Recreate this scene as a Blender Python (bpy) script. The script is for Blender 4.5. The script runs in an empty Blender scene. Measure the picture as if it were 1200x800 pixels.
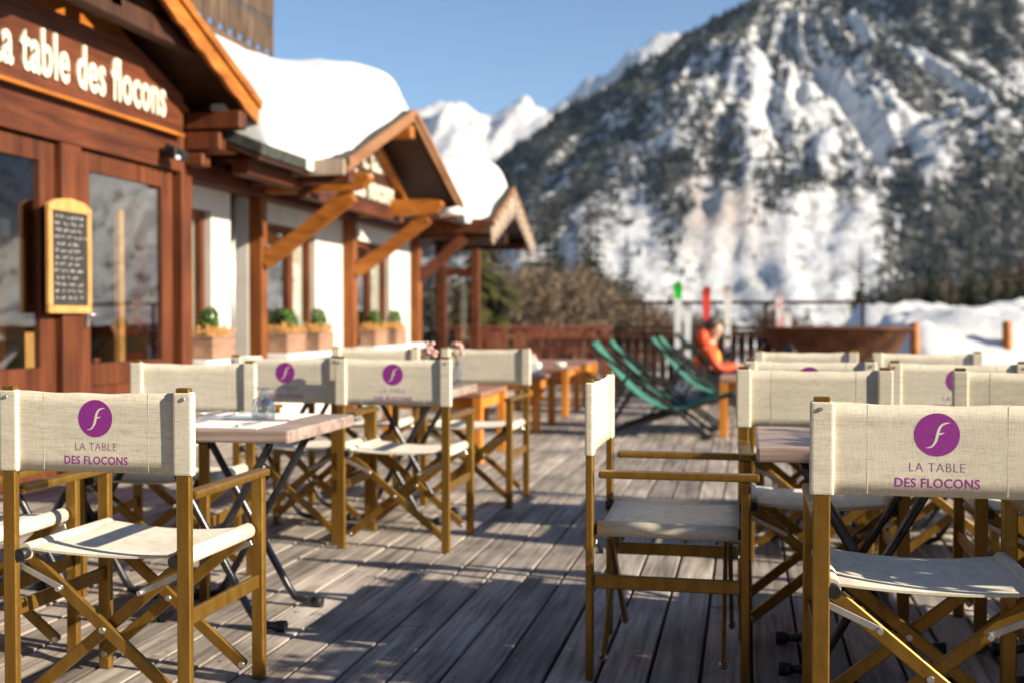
import bpy, bmesh, math, random
from mathutils import Vector, Matrix, noise
random.seed(7)
R = math.radians
SC = bpy.context.scene
COL = SC.collection

# ------------------------------------------------------------------ mesh helpers
class MB:
    """collects shapes into one bmesh (world or local coordinates)"""
    def __init__(s):
        s.bm = bmesh.new(); s.mi = 0
    def _tag(s, faces):
        for f in faces: f.material_index = s.mi
    def box(s, c, size, rot=None, bev=0.0, seg=1):
        M = Matrix.Translation(Vector(c))
        if rot is not None: M = M @ rot.to_4x4()
        M = M @ Matrix.Diagonal((size[0], size[1], size[2], 1))
        r = bmesh.ops.create_cube(s.bm, size=1, matrix=M)
        vs = r['verts']
        if bev:
            es = list({e for v in vs for e in v.link_edges})
            b = bmesh.ops.bevel(s.bm, geom=es, offset=bev, segments=seg, affect='EDGES', profile=0.6)
            fs = list({f for v in b['verts'] for f in v.link_faces})
        else:
            fs = list({f for v in vs for f in v.link_faces})
        s._tag(fs); return s
    def b2(s, x0, x1, y0, y1, z0, z1, bev=0.0):
        return s.box(((x0+x1)/2, (y0+y1)/2, (z0+z1)/2), (abs(x1-x0), abs(y1-y0), abs(z1-z0)), None, bev)
    def bar(s, p0, p1, w, h, up=(0,0,1), bev=0.0, ext=0.0):
        p0 = Vector(p0); p1 = Vector(p1); d = (p1-p0); L = d.length; d.normalize()
        up = Vector(up); x = up.cross(d)
        if x.length < 1e-4: x = Vector((1,0,0)).cross(d)
        x.normalize(); z = d.cross(x).normalized()
        rot = Matrix((x, d, z)).transposed()
        return s.box((p0+p1)/2, (w, L+2*ext, h), rot, bev)
    def cyl(s, p0, p1, r, r2=None, n=12, caps=True):
        p0 = Vector(p0); p1 = Vector(p1); d = p1-p0
        q = d.to_track_quat('Z', 'Y').to_matrix().to_4x4()
        M = Matrix.Translation((p0+p1)/2) @ q
        k = bmesh.ops.create_cone(s.bm, cap_ends=caps, segments=n, radius1=r, radius2=r if r2 is None else r2, depth=d.length, matrix=M)
        fs = {f for v in k['verts'] for f in v.link_faces}
        s._tag(fs)
        for f in fs:
            if len(f.verts) == 4: f.smooth = True
        return s
    def tube(s, pts, r, n=10):
        pts = [Vector(p) for p in pts]; rings = []
        prevx = None
        for i, p in enumerate(pts):
            t = (pts[min(i+1, len(pts)-1)] - pts[max(i-1, 0)]).normalized()
            if prevx is None:
                a = Vector((0,0,1)) if abs(t.z) < .9 else Vector((1,0,0))
                x = t.cross(a).normalized()
            else:
                x = (prevx - t*prevx.dot(t)).normalized()
            prevx = x; y = t.cross(x)
            rr = r[i] if isinstance(r, (list, tuple)) else r
            rings.append([s.bm.verts.new(p + (x*math.cos(2*math.pi*k/n) + y*math.sin(2*math.pi*k/n))*rr) for k in range(n)])
        fs = []
        for a, b in zip(rings, rings[1:]):
            for k in range(n):
                fs.append(s.bm.faces.new((a[k], a[(k+1)%n], b[(k+1)%n], b[k])))
        for f in fs: f.smooth = True
        fs.append(s.bm.faces.new(rings[0][::-1])); fs.append(s.bm.faces.new(rings[-1]))
        s._tag(fs); return s
    def lathe(s, prof, c=(0,0,0), n=20):
        c = Vector(c); rings = []
        for r, z in prof:
            rings.append([s.bm.verts.new(c + Vector((r*math.cos(2*math.pi*k/n), r*math.sin(2*math.pi*k/n), z))) for k in range(n)])
        fs = []
        for a, b in zip(rings, rings[1:]):
            for k in range(n):
                f = s.bm.faces.new((a[k], a[(k+1)%n], b[(k+1)%n], b[k])); f.smooth = True; fs.append(f)
        fs.append(s.bm.faces.new(rings[0][::-1])); fs.append(s.bm.faces.new(rings[-1]))
        s._tag(fs); return s
    def prism(s, poly, axis, a0, a1):
        """poly: 2D points; axis 'x','y','z': extruded between a0 and a1"""
        def P(p, a):
            return {'x': (a, p[0], p[1]), 'y': (p[0], a, p[1]), 'z': (p[0], p[1], a)}[axis]
        A = [s.bm.verts.new(P(p, a0)) for p in poly]; B = [s.bm.verts.new(P(p, a1)) for p in poly]
        n = len(poly); fs = [s.bm.faces.new(A[::-1]), s.bm.faces.new(B)]
        for k in range(n): fs.append(s.bm.faces.new((A[k], A[(k+1)%n], B[(k+1)%n], B[k])))
        s._tag(fs); return s
    def quad(s, *ps):
        f = s.bm.faces.new([s.bm.verts.new(p) for p in ps]); f.material_index = s.mi; return s
    def slab(s, a, b, c, d, t):
        """four points counter-clockwise seen from above, thickness t downwards along z"""
        top = [s.bm.verts.new(p) for p in (a, b, c, d)]
        bot = [s.bm.verts.new((p[0], p[1], p[2]-t)) for p in (a, b, c, d)]
        fs = [s.bm.faces.new(top), s.bm.faces.new(bot[::-1])]
        for k in range(4): fs.append(s.bm.faces.new((top[k], bot[k], bot[(k+1)%4], top[(k+1)%4])))
        s._tag(fs); return s
    def blob(s, c, rad, sub=2, jit=0.0, seed=0):
        k = bmesh.ops.create_icosphere(s.bm, subdivisions=sub, radius=1)
        for v in k['verts']:
            d = 1 + jit*noise.noise(v.co*2.3 + Vector((seed*3.1, seed, 0)))
            v.co = Vector(c) + Vector((v.co.x*rad[0]*d, v.co.y*rad[1]*d, v.co.z*rad[2]*d))
        fs = {f for v in k['verts'] for f in v.link_faces}; s._tag(fs)
        for f in fs: f.smooth = True
        return s

def obj(name, mb, mats, parent=None, world=True):
    """links the bmesh as ONE mesh object; with world=True the shape was given in world coordinates"""
    bm = mb.bm if isinstance(mb, MB) else mb
    if parent is not None and world:
        off = Vector((0,0,0)); p = parent
        while p is not None: off += p.location; p = p.parent
        bmesh.ops.translate(bm, verts=bm.verts, vec=-off)
    bmesh.ops.recalc_face_normals(bm, faces=bm.faces)
    me = bpy.data.meshes.new(name); bm.to_mesh(me); bm.free()
    if not isinstance(mats, (list, tuple)): mats = [mats]
    for m in mats: me.materials.append(m)
    o = bpy.data.objects.new(name, me); COL.objects.link(o)
    if parent is not None: o.parent = parent
    return o

def mesh_obj(name, me, mats, parent=None):
    if not isinstance(mats, (list, tuple)): mats = [mats]
    me.materials.clear()
    for m in mats: me.materials.append(m)
    o = bpy.data.objects.new(name, me); COL.objects.link(o)
    if parent is not None: o.parent = parent
    return o

def tag(o, label=None, cat=None, group=None, kind=None):
    if label: o['label'] = label
    if cat: o['category'] = cat
    if group: o['group'] = group
    if kind: o['kind'] = kind
    return o

def thing(name, loc, label, cat, group=None, rz=0.0):
    o = bpy.data.objects.new(name, None); COL.objects.link(o)
    o.location = loc; o.rotation_euler = (0, 0, rz); o.empty_display_size = .1
    return tag(o, label, cat, group)

def copy_tree(o, parent=None):
    c = o.copy(); COL.objects.link(c)
    if parent is not None: c.parent = parent
    for ch in list(o.children): copy_tree(ch, c)
    return c

def text_mesh(name, body, size, bold=0.0, sx=1.0, depth=0.001, align='CENTER', spacing=1.0, shear=0.0):
    cu = bpy.data.curves.new(name, 'FONT'); cu.body = body; cu.size = size; cu.offset = bold
    cu.extrude = depth; cu.align_x = align; cu.space_character = spacing; cu.shear = shear
    cu.resolution_u = 3
    t = bpy.data.objects.new(name, cu); COL.objects.link(t)
    dg = bpy.context.evaluated_depsgraph_get(); dg.update()
    me = bpy.data.meshes.new_from_object(t.evaluated_get(dg))
    bpy.data.objects.remove(t); bpy.data.curves.remove(cu)
    me.name = name
    me.transform(Matrix.Diagonal((sx, 1, 1, 1)))
    return me

def ribbon(pts, widths):
    """flat strip in the xz plane (local), list of quads points"""
    L = []; Rr = []
    for i, p in enumerate(pts):
        a = Vector(pts[max(i-1,0)]); b = Vector(pts[min(i+1,len(pts)-1)])
        t = (b-a).normalized(); nrm = Vector((-t.y, t.x))
        L.append(Vector(p)+nrm*widths[i]/2); Rr.append(Vector(p)-nrm*widths[i]/2)
    return L, Rr

# ------------------------------------------------------------------ materials
def mat(name):
    m = bpy.data.materials.new(name); m.use_nodes = True
    nt = m.node_tree; b = nt.nodes['Principled BSDF']
    return m, nt, b
def N(nt, t, **k):
    n = nt.nodes.new(t)
    for a, v in k.items():
        if a.startswith('i_'): n.inputs[a[2:].replace('_', ' ')].default_value = v
        else: setattr(n, a, v)
    return n
def ramp(nt, stops):
    r = nt.nodes.new('ShaderNodeValToRGB'); e = r.color_ramp.elements
    while len(e) < len(stops): e.new(.5)
    for el, (p, c) in zip(e, stops):
        el.position = p; el.color = (c[0], c[1], c[2], 1)
    return r
def varied(name, c1, c2, rough=.6, scale=(4,4,4), detail=5, metal=0.0, bump=0.0, bscale=None, spec=.4, island=0.0, lo=.35, hi=.65):
    m, nt, b = mat(name)
    tc = N(nt, 'ShaderNodeTexCoord'); mp = N(nt, 'ShaderNodeMapping'); mp.inputs['Scale'].default_value = scale
    nt.links.new(tc.outputs['Object'], mp.inputs['Vector'])
    nz = N(nt, 'ShaderNodeTexNoise', i_Scale=1.0, i_Detail=detail, i_Roughness=.6)
    nt.links.new(mp.outputs[0], nz.inputs['Vector'])
    rp = ramp(nt, [(lo, c1), (hi, c2)]); nt.links.new(nz.outputs['Fac'], rp.inputs['Fac'])
    col = rp.outputs['Color']
    if island:
        ge = N(nt, 'ShaderNodeNewGeometry'); mr = N(nt, 'ShaderNodeMapRange')
        mr.inputs['To Min'].default_value = 1-island; mr.inputs['To Max'].default_value = 1+island
        nt.links.new(ge.outputs['Random Per Island'], mr.inputs['Value'])
        mx = N(nt, 'ShaderNodeMix', data_type='RGBA', blend_type='MULTIPLY'); mx.inputs[0].default_value = 1
        nt.links.new(col, mx.inputs[6]); nt.links.new(mr.outputs[0], mx.inputs[7]); col = mx.outputs[2]
    nt.links.new(col, b.inputs['Base Color'])
    b.inputs['Roughness'].default_value = rough; b.inputs['Metallic'].default_value = metal
    b.inputs['Specular IOR Level'].default_value = spec
    if bump:
        bp = N(nt, 'ShaderNodeBump'); bp.inputs['Strength'].default_value = bump; bp.inputs['Distance'].default_value = .004
        src = nz
        if bscale:
            mp2 = N(nt, 'ShaderNodeMapping'); mp2.inputs['Scale'].default_value = bscale
            nt.links.new(tc.outputs['Object'], mp2.inputs['Vector'])
            src = N(nt, 'ShaderNodeTexNoise', i_Scale=1.0, i_Detail=6.0); nt.links.new(mp2.outputs[0], src.inputs['Vector'])
        nt.links.new(src.outputs['Fac'], bp.inputs['Height']); nt.links.new(bp.outputs[0], b.inputs['Normal'])
    return m

M = {}
M['bronze'] = varied('bronze_aluminium', (.225,.118,.018), (.305,.168,.03), rough=.32, scale=(30,30,4), metal=.6, spec=.5)
M['steel'] = varied('grey_steel', (.45,.44,.42), (.6,.59,.56), rough=.35, metal=.8, scale=(20,20,20))
M['black'] = varied('black_plastic', (.012,.012,.013), (.022,.021,.02), rough=.45, scale=(20,20,20))
M['tube'] = varied('dark_tube_steel', (.05,.05,.055), (.10,.10,.105), rough=.28, metal=.8, scale=(20,20,8))
M['purple'] = varied('purple_print', (.25,.022,.235), (.29,.03,.27), rough=.7, scale=(60,60,200))
M['purple_soft'] = varied('purple_lettering', (.27,.07,.24), (.32,.10,.28), rough=.75, scale=(90,90,300))
M['cream_print'] = varied('cream_print', (.72,.66,.54), (.78,.72,.6), rough=.75, scale=(60,60,200))

nt = M['bronze'].node_tree; b = nt.nodes['Principled BSDF']; tc = N(nt, 'ShaderNodeTexCoord'); oi = N(nt, 'ShaderNodeObjectInfo')
om = N(nt, 'ShaderNodeVectorMath', operation='ADD'); nt.links.new(tc.outputs['Object'], om.inputs[0]); nt.links.new(oi.outputs['Random'], om.inputs[1])
nz = N(nt, 'ShaderNodeTexNoise', i_Scale=38.0, i_Detail=6.0, i_Roughness=.75); nt.links.new(om.outputs[0], nz.inputs['Vector'])
mr = N(nt, 'ShaderNodeMapRange'); mr.inputs['From Min'].default_value = .35; mr.inputs['From Max'].default_value = .7; mr.inputs['To Min'].default_value = .26; mr.inputs['To Max'].default_value = .5
nt.links.new(nz.outputs['Fac'], mr.inputs['Value']); nt.links.new(mr.outputs[0], b.inputs['Roughness'])
def fabric():
    m, nt, b = mat('beige_canvas')
    tc = N(nt, 'ShaderNodeTexCoord')
    oi = N(nt, 'ShaderNodeObjectInfo'); ov = N(nt, 'ShaderNodeVectorMath', operation='ADD'); om = N(nt, 'ShaderNodeMath', operation='MULTIPLY'); om.inputs[1].default_value = 23.0
    nt.links.new(oi.outputs['Random'], om.inputs[0]); nt.links.new(tc.outputs['Object'], ov.inputs[0]); nt.links.new(om.outputs[0], ov.inputs[1])
    def nz(sc, det=3.0):
        mp = N(nt, 'ShaderNodeMapping'); mp.inputs['Scale'].default_value = sc
        nt.links.new(ov.outputs[0], mp.inputs['Vector'])
        n = N(nt, 'ShaderNodeTexNoise', i_Scale=1.0, i_Detail=det); nt.links.new(mp.outputs[0], n.inputs['Vector']); return n
    h = nz((30, 30, 420)); v = nz((460, 460, 60)); big = nz((6, 6, 60), 5.0)
    mx = N(nt, 'ShaderNodeMath', operation='MULTIPLY_ADD'); nt.links.new(h.outputs['Fac'], mx.inputs[0]); mx.inputs[1].default_value = .45
    mv = N(nt, 'ShaderNodeMath', operation='MULTIPLY_ADD'); nt.links.new(v.outputs['Fac'], mv.inputs[0]); mv.inputs[1].default_value = .32
    mb = N(nt, 'ShaderNodeMath', operation='MULTIPLY'); nt.links.new(big.outputs['Fac'], mb.inputs[0]); mb.inputs[1].default_value = .23
    nt.links.new(mb.outputs[0], mv.inputs[2]); nt.links.new(mv.outputs[0], mx.inputs[2])
    rp = ramp(nt, [(.33, (.50,.43,.30)), (.47, (.69,.62,.48)), (.62, (.80,.74,.60))])
    nt.links.new(mx.outputs[0], rp.inputs['Fac'])
    sn = nz((5, 5, 7), 4.0); smr = N(nt, 'ShaderNodeMapRange'); smr.inputs['From Min'].default_value = .3; smr.inputs['From Max'].default_value = .65; smr.inputs['To Min'].default_value = .9; smr.inputs['To Max'].default_value = 1.0
    nt.links.new(sn.outputs['Fac'], smr.inputs['Value'])
    tr_ = N(nt, 'ShaderNodeMapRange'); tr_.inputs['To Min'].default_value = .93; tr_.inputs['To Max'].default_value = 1.03; nt.links.new(oi.outputs['Random'], tr_.inputs['Value'])
    pr_ = N(nt, 'ShaderNodeMath', operation='MULTIPLY'); nt.links.new(smr.outputs[0], pr_.inputs[0]); nt.links.new(tr_.outputs[0], pr_.inputs[1])
    cm = N(nt, 'ShaderNodeMix', data_type='RGBA', blend_type='MULTIPLY'); cm.inputs[0].default_value = 1
    nt.links.new(rp.outputs[0], cm.inputs[6]); nt.links.new(pr_.outputs[0], cm.inputs[7]); nt.links.new(cm.outputs[2], b.inputs['Base Color'])
    b.inputs['Roughness'].default_value = .9; b.inputs['Specular IOR Level'].default_value = .1
    b.inputs['Sheen Weight'].default_value = .15
    bp = N(nt, 'ShaderNodeBump'); bp.inputs['Strength'].default_value = .35; bp.inputs['Distance'].default_value = .002
    nt.links.new(mx.outputs[0], bp.inputs['Height']); nt.links.new(bp.outputs[0], b.inputs['Normal'])
    return m
M['canvas'] = fabric()

def wood(name, c1, c2, c3, grain=(2,30,30), rough=.6, island=.15, bump=.3, spec=.3, blotch=0.0):
    m, nt, b = mat(name)
    tc = N(nt, 'ShaderNodeTexCoord'); ge = N(nt, 'ShaderNodeNewGeometry')
    off = N(nt, 'ShaderNodeVectorMath', operation='ADD')
    sc = N(nt, 'ShaderNodeMath', operation='MULTIPLY'); sc.inputs[1].default_value = 37.0
    nt.links.new(ge.outputs['Random Per Island'], sc.inputs[0])
    nt.links.new(tc.outputs['Object'], off.inputs[0]); nt.links.new(sc.outputs[0], off.inputs[1])
    mp = N(nt, 'ShaderNodeMapping'); mp.inputs['Scale'].default_value = grain; nt.links.new(off.outputs[0], mp.inputs['Vector'])
    nz = N(nt, 'ShaderNodeTexNoise', i_Scale=1.0, i_Detail=7.0, i_Roughness=.62, i_Distortion=.6); nt.links.new(mp.outputs[0], nz.inputs['Vector'])
    rp = ramp(nt, [(.3, c1), (.5, c2), (.7, c3)]); nt.links.new(nz.outputs['Fac'], rp.inputs['Fac'])
    col = rp.outputs[0]
    n2 = N(nt, 'ShaderNodeTexNoise', i_Scale=1.7, i_Detail=5.0); nt.links.new(off.outputs[0], n2.inputs['Vector'])
    mr = N(nt, 'ShaderNodeMapRange'); mr.inputs['From Min'].default_value = .3; mr.inputs['From Max'].default_value = .7
    mr.inputs['To Min'].default_value = 1-.12-blotch; mr.inputs['To Max'].default_value = 1.1
    nt.links.new(n2.outputs['Fac'], mr.inputs['Value'])
    mr2 = N(nt, 'ShaderNodeMapRange'); mr2.inputs['To Min'].default_value = 1-island; mr2.inputs['To Max'].default_value = 1+island
    nt.links.new(ge.outputs['Random Per Island'], mr2.inputs['Value'])
    k = N(nt, 'ShaderNodeMath', operation='MULTIPLY'); nt.links.new(mr.outputs[0], k.inputs[0]); nt.links.new(mr2.outputs[0], k.inputs[1])
    mx = N(nt, 'ShaderNodeMix', data_type='RGBA', blend_type='MULTIPLY'); mx.inputs[0].default_value = 1
    nt.links.new(col, mx.inputs[6]); nt.links.new(k.outputs[0], mx.inputs[7])
    nt.links.new(mx.outputs[2], b.inputs['Base Color'])
    b.inputs['Roughness'].default_value = rough; b.inputs['Specular IOR Level'].default_value = spec
    bp = N(nt, 'ShaderNodeBump'); bp.inputs['Strength'].default_value = bump; bp.inputs['Distance'].default_value = .004
    nt.links.new(nz.outputs['Fac'], bp.inputs['Height']); nt.links.new(bp.outputs[0], b.inputs['Normal'])
    return m
M['deck'] = wood('weathered_deck', (.13,.11,.093), (.385,.33,.28), (.57,.495,.425), grain=(34,1.6,20), rough=.78, island=.24, bump=.6, blotch=.4)
nt = M['deck'].node_tree; b = nt.nodes['Principled BSDF']; src = b.inputs['Base Color'].links[0].from_socket
tc = N(nt, 'ShaderNodeTexCoord'); nz = N(nt, 'ShaderNodeTexNoise', i_Scale=1.1, i_Detail=7.0, i_Roughness=.68, i_Distortion=.4); nt.links.new(tc.outputs['Object'], nz.inputs['Vector'])
mr = N(nt, 'ShaderNodeMapRange'); mr.inputs['From Min'].default_value = .54; mr.inputs['From Max'].default_value = .66; mr.inputs['To Min'].default_value = 1.0; mr.inputs['To Max'].default_value = .55
nt.links.new(nz.outputs['Fac'], mr.inputs['Value'])
n3 = N(nt, 'ShaderNodeTexNoise', i_Scale=26.0, i_Detail=3.0); nt.links.new(tc.outputs['Object'], n3.inputs['Vector'])
m3 = N(nt, 'ShaderNodeMapRange'); m3.inputs['From Min'].default_value = .66; m3.inputs['From Max'].default_value = .72; m3.inputs['To Min'].default_value = 1.0; m3.inputs['To Max'].default_value = .5
nt.links.new(n3.outputs['Fac'], m3.inputs['Value'])
pm = N(nt, 'ShaderNodeMath', operation='MULTIPLY'); nt.links.new(mr.outputs[0], pm.inputs[0]); nt.links.new(m3.outputs[0], pm.inputs[1])
mx = N(nt, 'ShaderNodeMix', data_type='RGBA', blend_type='MULTIPLY'); mx.inputs[0].default_value = 1
nt.links.new(src, mx.inputs[6]); nt.links.new(pm.outputs[0], mx.inputs[7]); nt.links.new(mx.outputs[2], b.inputs['Base Color'])
m4 = N(nt, 'ShaderNodeMapRange'); m4.inputs['From Min'].default_value = .55; m4.inputs['From Max'].default_value = 1.0; m4.inputs['To Min'].default_value = .42; m4.inputs['To Max'].default_value = .78
nt.links.new(pm.outputs[0], m4.inputs['Value']); nt.links.new(m4.outputs[0], b.inputs['Roughness'])
M['top'] = wood('weathered_tabletop', (.20,.135,.105), (.34,.25,.205), (.46,.36,.30), grain=(2,26,26), rough=.42, island=.06, bump=.15, spec=.5)
M['red'] = wood('red_brown_timber', (.06,.015,.006), (.125,.034,.011), (.18,.054,.018), grain=(16,16,1.2), rough=.6, blotch=.3)
M['redh'] = wood('red_brown_beam', (.055,.014,.006), (.115,.031,.011), (.17,.052,.018), grain=(16,1.2,16), rough=.6, blotch=.3)
M['orange'] = wood('honey_timber', (.20,.06,.008), (.36,.115,.014), (.50,.18,.03), grain=(3,12,12), rough=.5)
M['orangey'] = wood('honey_rake_timber', (.18,.055,.008), (.34,.11,.014), (.46,.165,.028), grain=(12,2,8), rough=.5)
M['post'] = wood('orange_brown_post_timber', (.12,.034,.008), (.24,.072,.013), (.34,.11,.022), grain=(14,14,1.4), rough=.6, blotch=.2)  # orange-brown grain, darker than the honey timber
M['furn'] = wood('orange_pine', (.42,.14,.018), (.55,.20,.028), (.66,.28,.05), grain=(12,12,2), rough=.45)
M['furntop'] = wood('red_brown_pine_top', (.22,.10,.06), (.32,.16,.10), (.42,.23,.16), grain=(2,20,20), rough=.4)
M['dark'] = wood('dark_and_shaded_timber', (.025,.010,.006), (.05,.02,.011), (.08,.032,.016), grain=(12,12,2), rough=.6)  # dark timber parts; on the right-hand railing it stands in for shade
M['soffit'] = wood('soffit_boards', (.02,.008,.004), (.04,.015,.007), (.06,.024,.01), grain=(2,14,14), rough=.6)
M['rake2'] = wood('brown_rake_timber', (.16,.07,.03), (.27,.125,.055), (.36,.18,.09), grain=(12,2,8), rough=.6)
M['rail'] = wood('railing_timber', (.14,.04,.022), (.22,.066,.036), (.30,.10,.058), grain=(14,14,2), rough=.6)
M['balwood'] = wood('aged_balcony_timber', (.045,.027,.017), (.095,.06,.038), (.17,.115,.078), grain=(14,14,2), rough=.8)
M['greywood'] = wood('silvered_timber', (.22,.16,.11), (.34,.26,.19), (.46,.37,.28), grain=(14,14,2), rough=.75)
M['palewood'] = wood('pale_pine', (.42,.19,.05), (.54,.27,.085), (.62,.35,.13), grain=(14,14,2), rough=.5)
M['planter'] = wood('planter_boards', (.24,.13,.08), (.33,.19,.125), (.42,.26,.18), grain=(6,3,20), rough=.7)
M['stucco'] = varied('white_stucco', (.56,.53,.47), (.68,.65,.585), rough=.9, scale=(3,3,3), bump=.3, bscale=(40,40,40))
M['shingle'] = varied('dark_shingles', (.02,.024,.02), (.06,.062,.05), rough=.85, scale=(14,14,14), bump=.6)
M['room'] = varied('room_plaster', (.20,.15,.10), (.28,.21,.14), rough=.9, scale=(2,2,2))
M['curtain'] = varied('cream_curtain', (.62,.57,.45), (.74,.69,.56), rough=.9, scale=(1,30,1))
M['slate'] = varied('chalkboard_slate', (.022,.02,.018), (.045,.042,.04), rough=.8, scale=(12,12,12))
M['chalk'] = varied('chalk_writing', (.55,.54,.5), (.8,.79,.75), rough=.95, scale=(60,60,60))
M['signwhite'] = varied('cream_sign_paint', (.62,.57,.44), (.70,.65,.52), rough=.6, scale=(12,12,12))
M['white'] = varied('white_paint', (.74,.74,.73), (.80,.80,.79), rough=.5, scale=(8,8,8))
M['paper'] = varied('white_paper', (.76,.75,.74), (.82,.81,.80), rough=.8, scale=(9,9,9))
M['green'] = varied('green_canvas', (.03,.14,.10), (.06,.21,.155), rough=.8, scale=(5,60,60), spec=.2)
M['leaf'] = varied('box_leaves', (.035,.085,.012), (.085,.16,.025), rough=.6, scale=(30,30,30), spec=.25)
M['dry'] = varied('orange_heather', (.36,.17,.05), (.55,.30,.10), rough=.8, scale=(40,40,40), spec=.2)
M['pink'] = varied('pink_petals', (.62,.32,.28), (.75,.52,.46), rough=.7, scale=(40,40,40))
M['orangej'] = varied('orange_jacket', (.75,.06,.012), (.85,.10,.018), rough=.55, scale=(5,5,5))
M['yelloworange'] = varied('amber_jacket_front', (.80,.25,.02), (.88,.33,.03), rough=.55, scale=(5,5,5))
M['skin'] = varied('skin', (.55,.32,.22), (.62,.38,.27), rough=.5, scale=(12,12,12))
M['hair'] = varied('brown_hair', (.05,.03,.018), (.10,.06,.035), rough=.6, scale=(50,50,10))
M['navy'] = varied('navy_trousers', (.015,.018,.035), (.03,.034,.055), rough=.7, scale=(8,8,8))
M['ski_green'] = varied('green_ski', (.02,.55,.03), (.04,.62,.05), rough=.3, scale=(3,3,3))
M['ski_white'] = varied('white_ski', (.70,.72,.70), (.78,.80,.76), rough=.3, scale=(3,3,12))
M['ski_red'] = varied('red_ski', (.72,.05,.035), (.8,.09,.06), rough=.3, scale=(3,3,3))
M['ski_pink'] = varied('pink_patterned_ski', (.80,.35,.33), (.82,.78,.74), rough=.3, scale=(9,9,14), lo=.45, hi=.5)
M['ski_mix'] = varied('white_patterned_ski', (.40,.25,.25), (.82,.80,.74), rough=.3, scale=(10,10,14), lo=.33, hi=.38)

def snow_mat(name, c1=(.72,.74,.77), c2=(.80,.81,.82), sc=1.0):
    m, nt, b = mat(name)
    tc = N(nt, 'ShaderNodeTexCoord'); nz = N(nt, 'ShaderNodeTexNoise', i_Scale=sc, i_Detail=8.0)
    nt.links.new(tc.outputs['Object'], nz.inputs['Vector'])
    rp = ramp(nt, [(.35, c1), (.65, c2)]); nt.links.new(nz.outputs['Fac'], rp.inputs['Fac']); nt.links.new(rp.outputs[0], b.inputs['Base Color'])
    b.inputs['Roughness'].default_value = .8; b.inputs['Specular IOR Level'].default_value = .2
    bp = N(nt, 'ShaderNodeBump'); bp.inputs['Strength'].default_value = .5; bp.inputs['Distance'].default_value = .06
    nt.links.new(nz.outputs['Fac'], bp.inputs['Height']); nt.links.new(bp.outputs[0], b.inputs['Normal'])
    return m
M['snow'] = snow_mat('snow')
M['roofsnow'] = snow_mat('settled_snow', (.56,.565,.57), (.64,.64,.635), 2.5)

def glass(name, ior=1.7, tint=(.86,.9,.88), ex=2.8, base=.04):
    m = bpy.data.materials.new(name); m.use_nodes = True; nt = m.node_tree; nt.nodes.clear()
    o = N(nt, 'ShaderNodeOutputMaterial'); t = N(nt, 'ShaderNodeBsdfTransparent'); t.inputs[0].default_value = (*tint, 1)
    g = N(nt, 'ShaderNodeBsdfGlossy'); g.inputs['Roughness'].default_value = .015; g.inputs['Color'].default_value = (1,1,1,1)
    lw = N(nt, 'ShaderNodeLayerWeight'); lw.inputs[0].default_value = .5
    pw = N(nt, 'ShaderNodeMath', operation='POWER'); nt.links.new(lw.outputs['Facing'], pw.inputs[0]); pw.inputs[1].default_value = ex
    fr = N(nt, 'ShaderNodeMath', operation='MULTIPLY_ADD'); nt.links.new(pw.outputs[0], fr.inputs[0]); fr.inputs[1].default_value = ior; fr.inputs[2].default_value = base
    tc = N(nt, 'ShaderNodeTexCoord'); nz = N(nt, 'ShaderNodeTexNoise', i_Scale=2.2, i_Detail=1.0); nt.links.new(tc.outputs['Object'], nz.inputs['Vector'])
    bp = N(nt, 'ShaderNodeBump'); bp.inputs['Strength'].default_value = .05; bp.inputs['Distance'].default_value = .02
    nt.links.new(nz.outputs['Fac'], bp.inputs['Height']); nt.links.new(bp.outputs[0], g.inputs['Normal'])
    mx = N(nt, 'ShaderNodeMixShader'); nt.links.new(fr.outputs[0], mx.inputs[0]); nt.links.new(t.outputs[0], mx.inputs[1]); nt.links.new(g.outputs[0], mx.inputs[2])
    nt.links.new(mx.outputs[0], o.inputs[0]); return m
M['glass'] = glass('window_glass', .75, (.9,.92,.9), 2.5, .04)
M['tumbler'] = glass('drinking_glass', .9, (.78,.82,.84), 1.5, .10)

# ------------------------------------------------------------------ camera, light, world
CAM_H = 1.07; YAW = R(11.65); PITCH = R(1.25)
cam = bpy.data.cameras.new('camera'); cam.lens = 40; cam.sensor_width = 36; cam.clip_end = 30000; cam.clip_start = .05
co = bpy.data.objects.new('camera', cam); COL.objects.link(co)
co.location = (0, 0, CAM_H); co.rotation_euler = (R(90)-PITCH, 0, YAW)
cam.dof.use_dof = True; cam.dof.focus_distance = 2.8; cam.dof.aperture_fstop = 2.4
SC.camera = co
AZ, EL = R(13.5), R(24)           # sun stands towards +X, a little behind the camera
sv = Vector((math.cos(EL)*math.cos(AZ), -math.cos(EL)*math.sin(AZ), math.sin(EL)))
sl = bpy.data.lights.new('sun', 'SUN'); sl.energy = 5.0; sl.angle = R(.5); sl.color = (1, .88, .70)
so = bpy.data.objects.new('sun', sl); COL.objects.link(so); so.rotation_euler = sv.to_track_quat('Z', 'Y').to_euler(); so.location = (20, -5, 12)
w = bpy.data.worlds.new('World'); SC.world = w; w.use_nodes = True
nt = w.node_tree; bg = nt.nodes['Background']; sk = nt.nodes.new('ShaderNodeTexSky'); sk.sky_type = 'NISHITA'
sk.sun_disc = False; sk.sun_elevation = EL; sk.sun_rotation = R(90)+AZ; sk.altitude = 1200; sk.air_density = 1.0; sk.dust_density = .25; sk.ozone_density = 3.0
nt.links.new(sk.outputs[0], bg.inputs[0]); bg.inputs[1].default_value = .075
SC.view_settings.view_transform = 'Standard'; SC.view_settings.look = 'None'; SC.view_settings.gamma = 1
SC.view_settings.exposure = 1.12
SC.render.engine = 'CYCLES'
SC.cycles.use_denoising = True
try: SC.cycles.denoiser = 'OPENIMAGEDENOISE'
except Exception: pass
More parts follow.
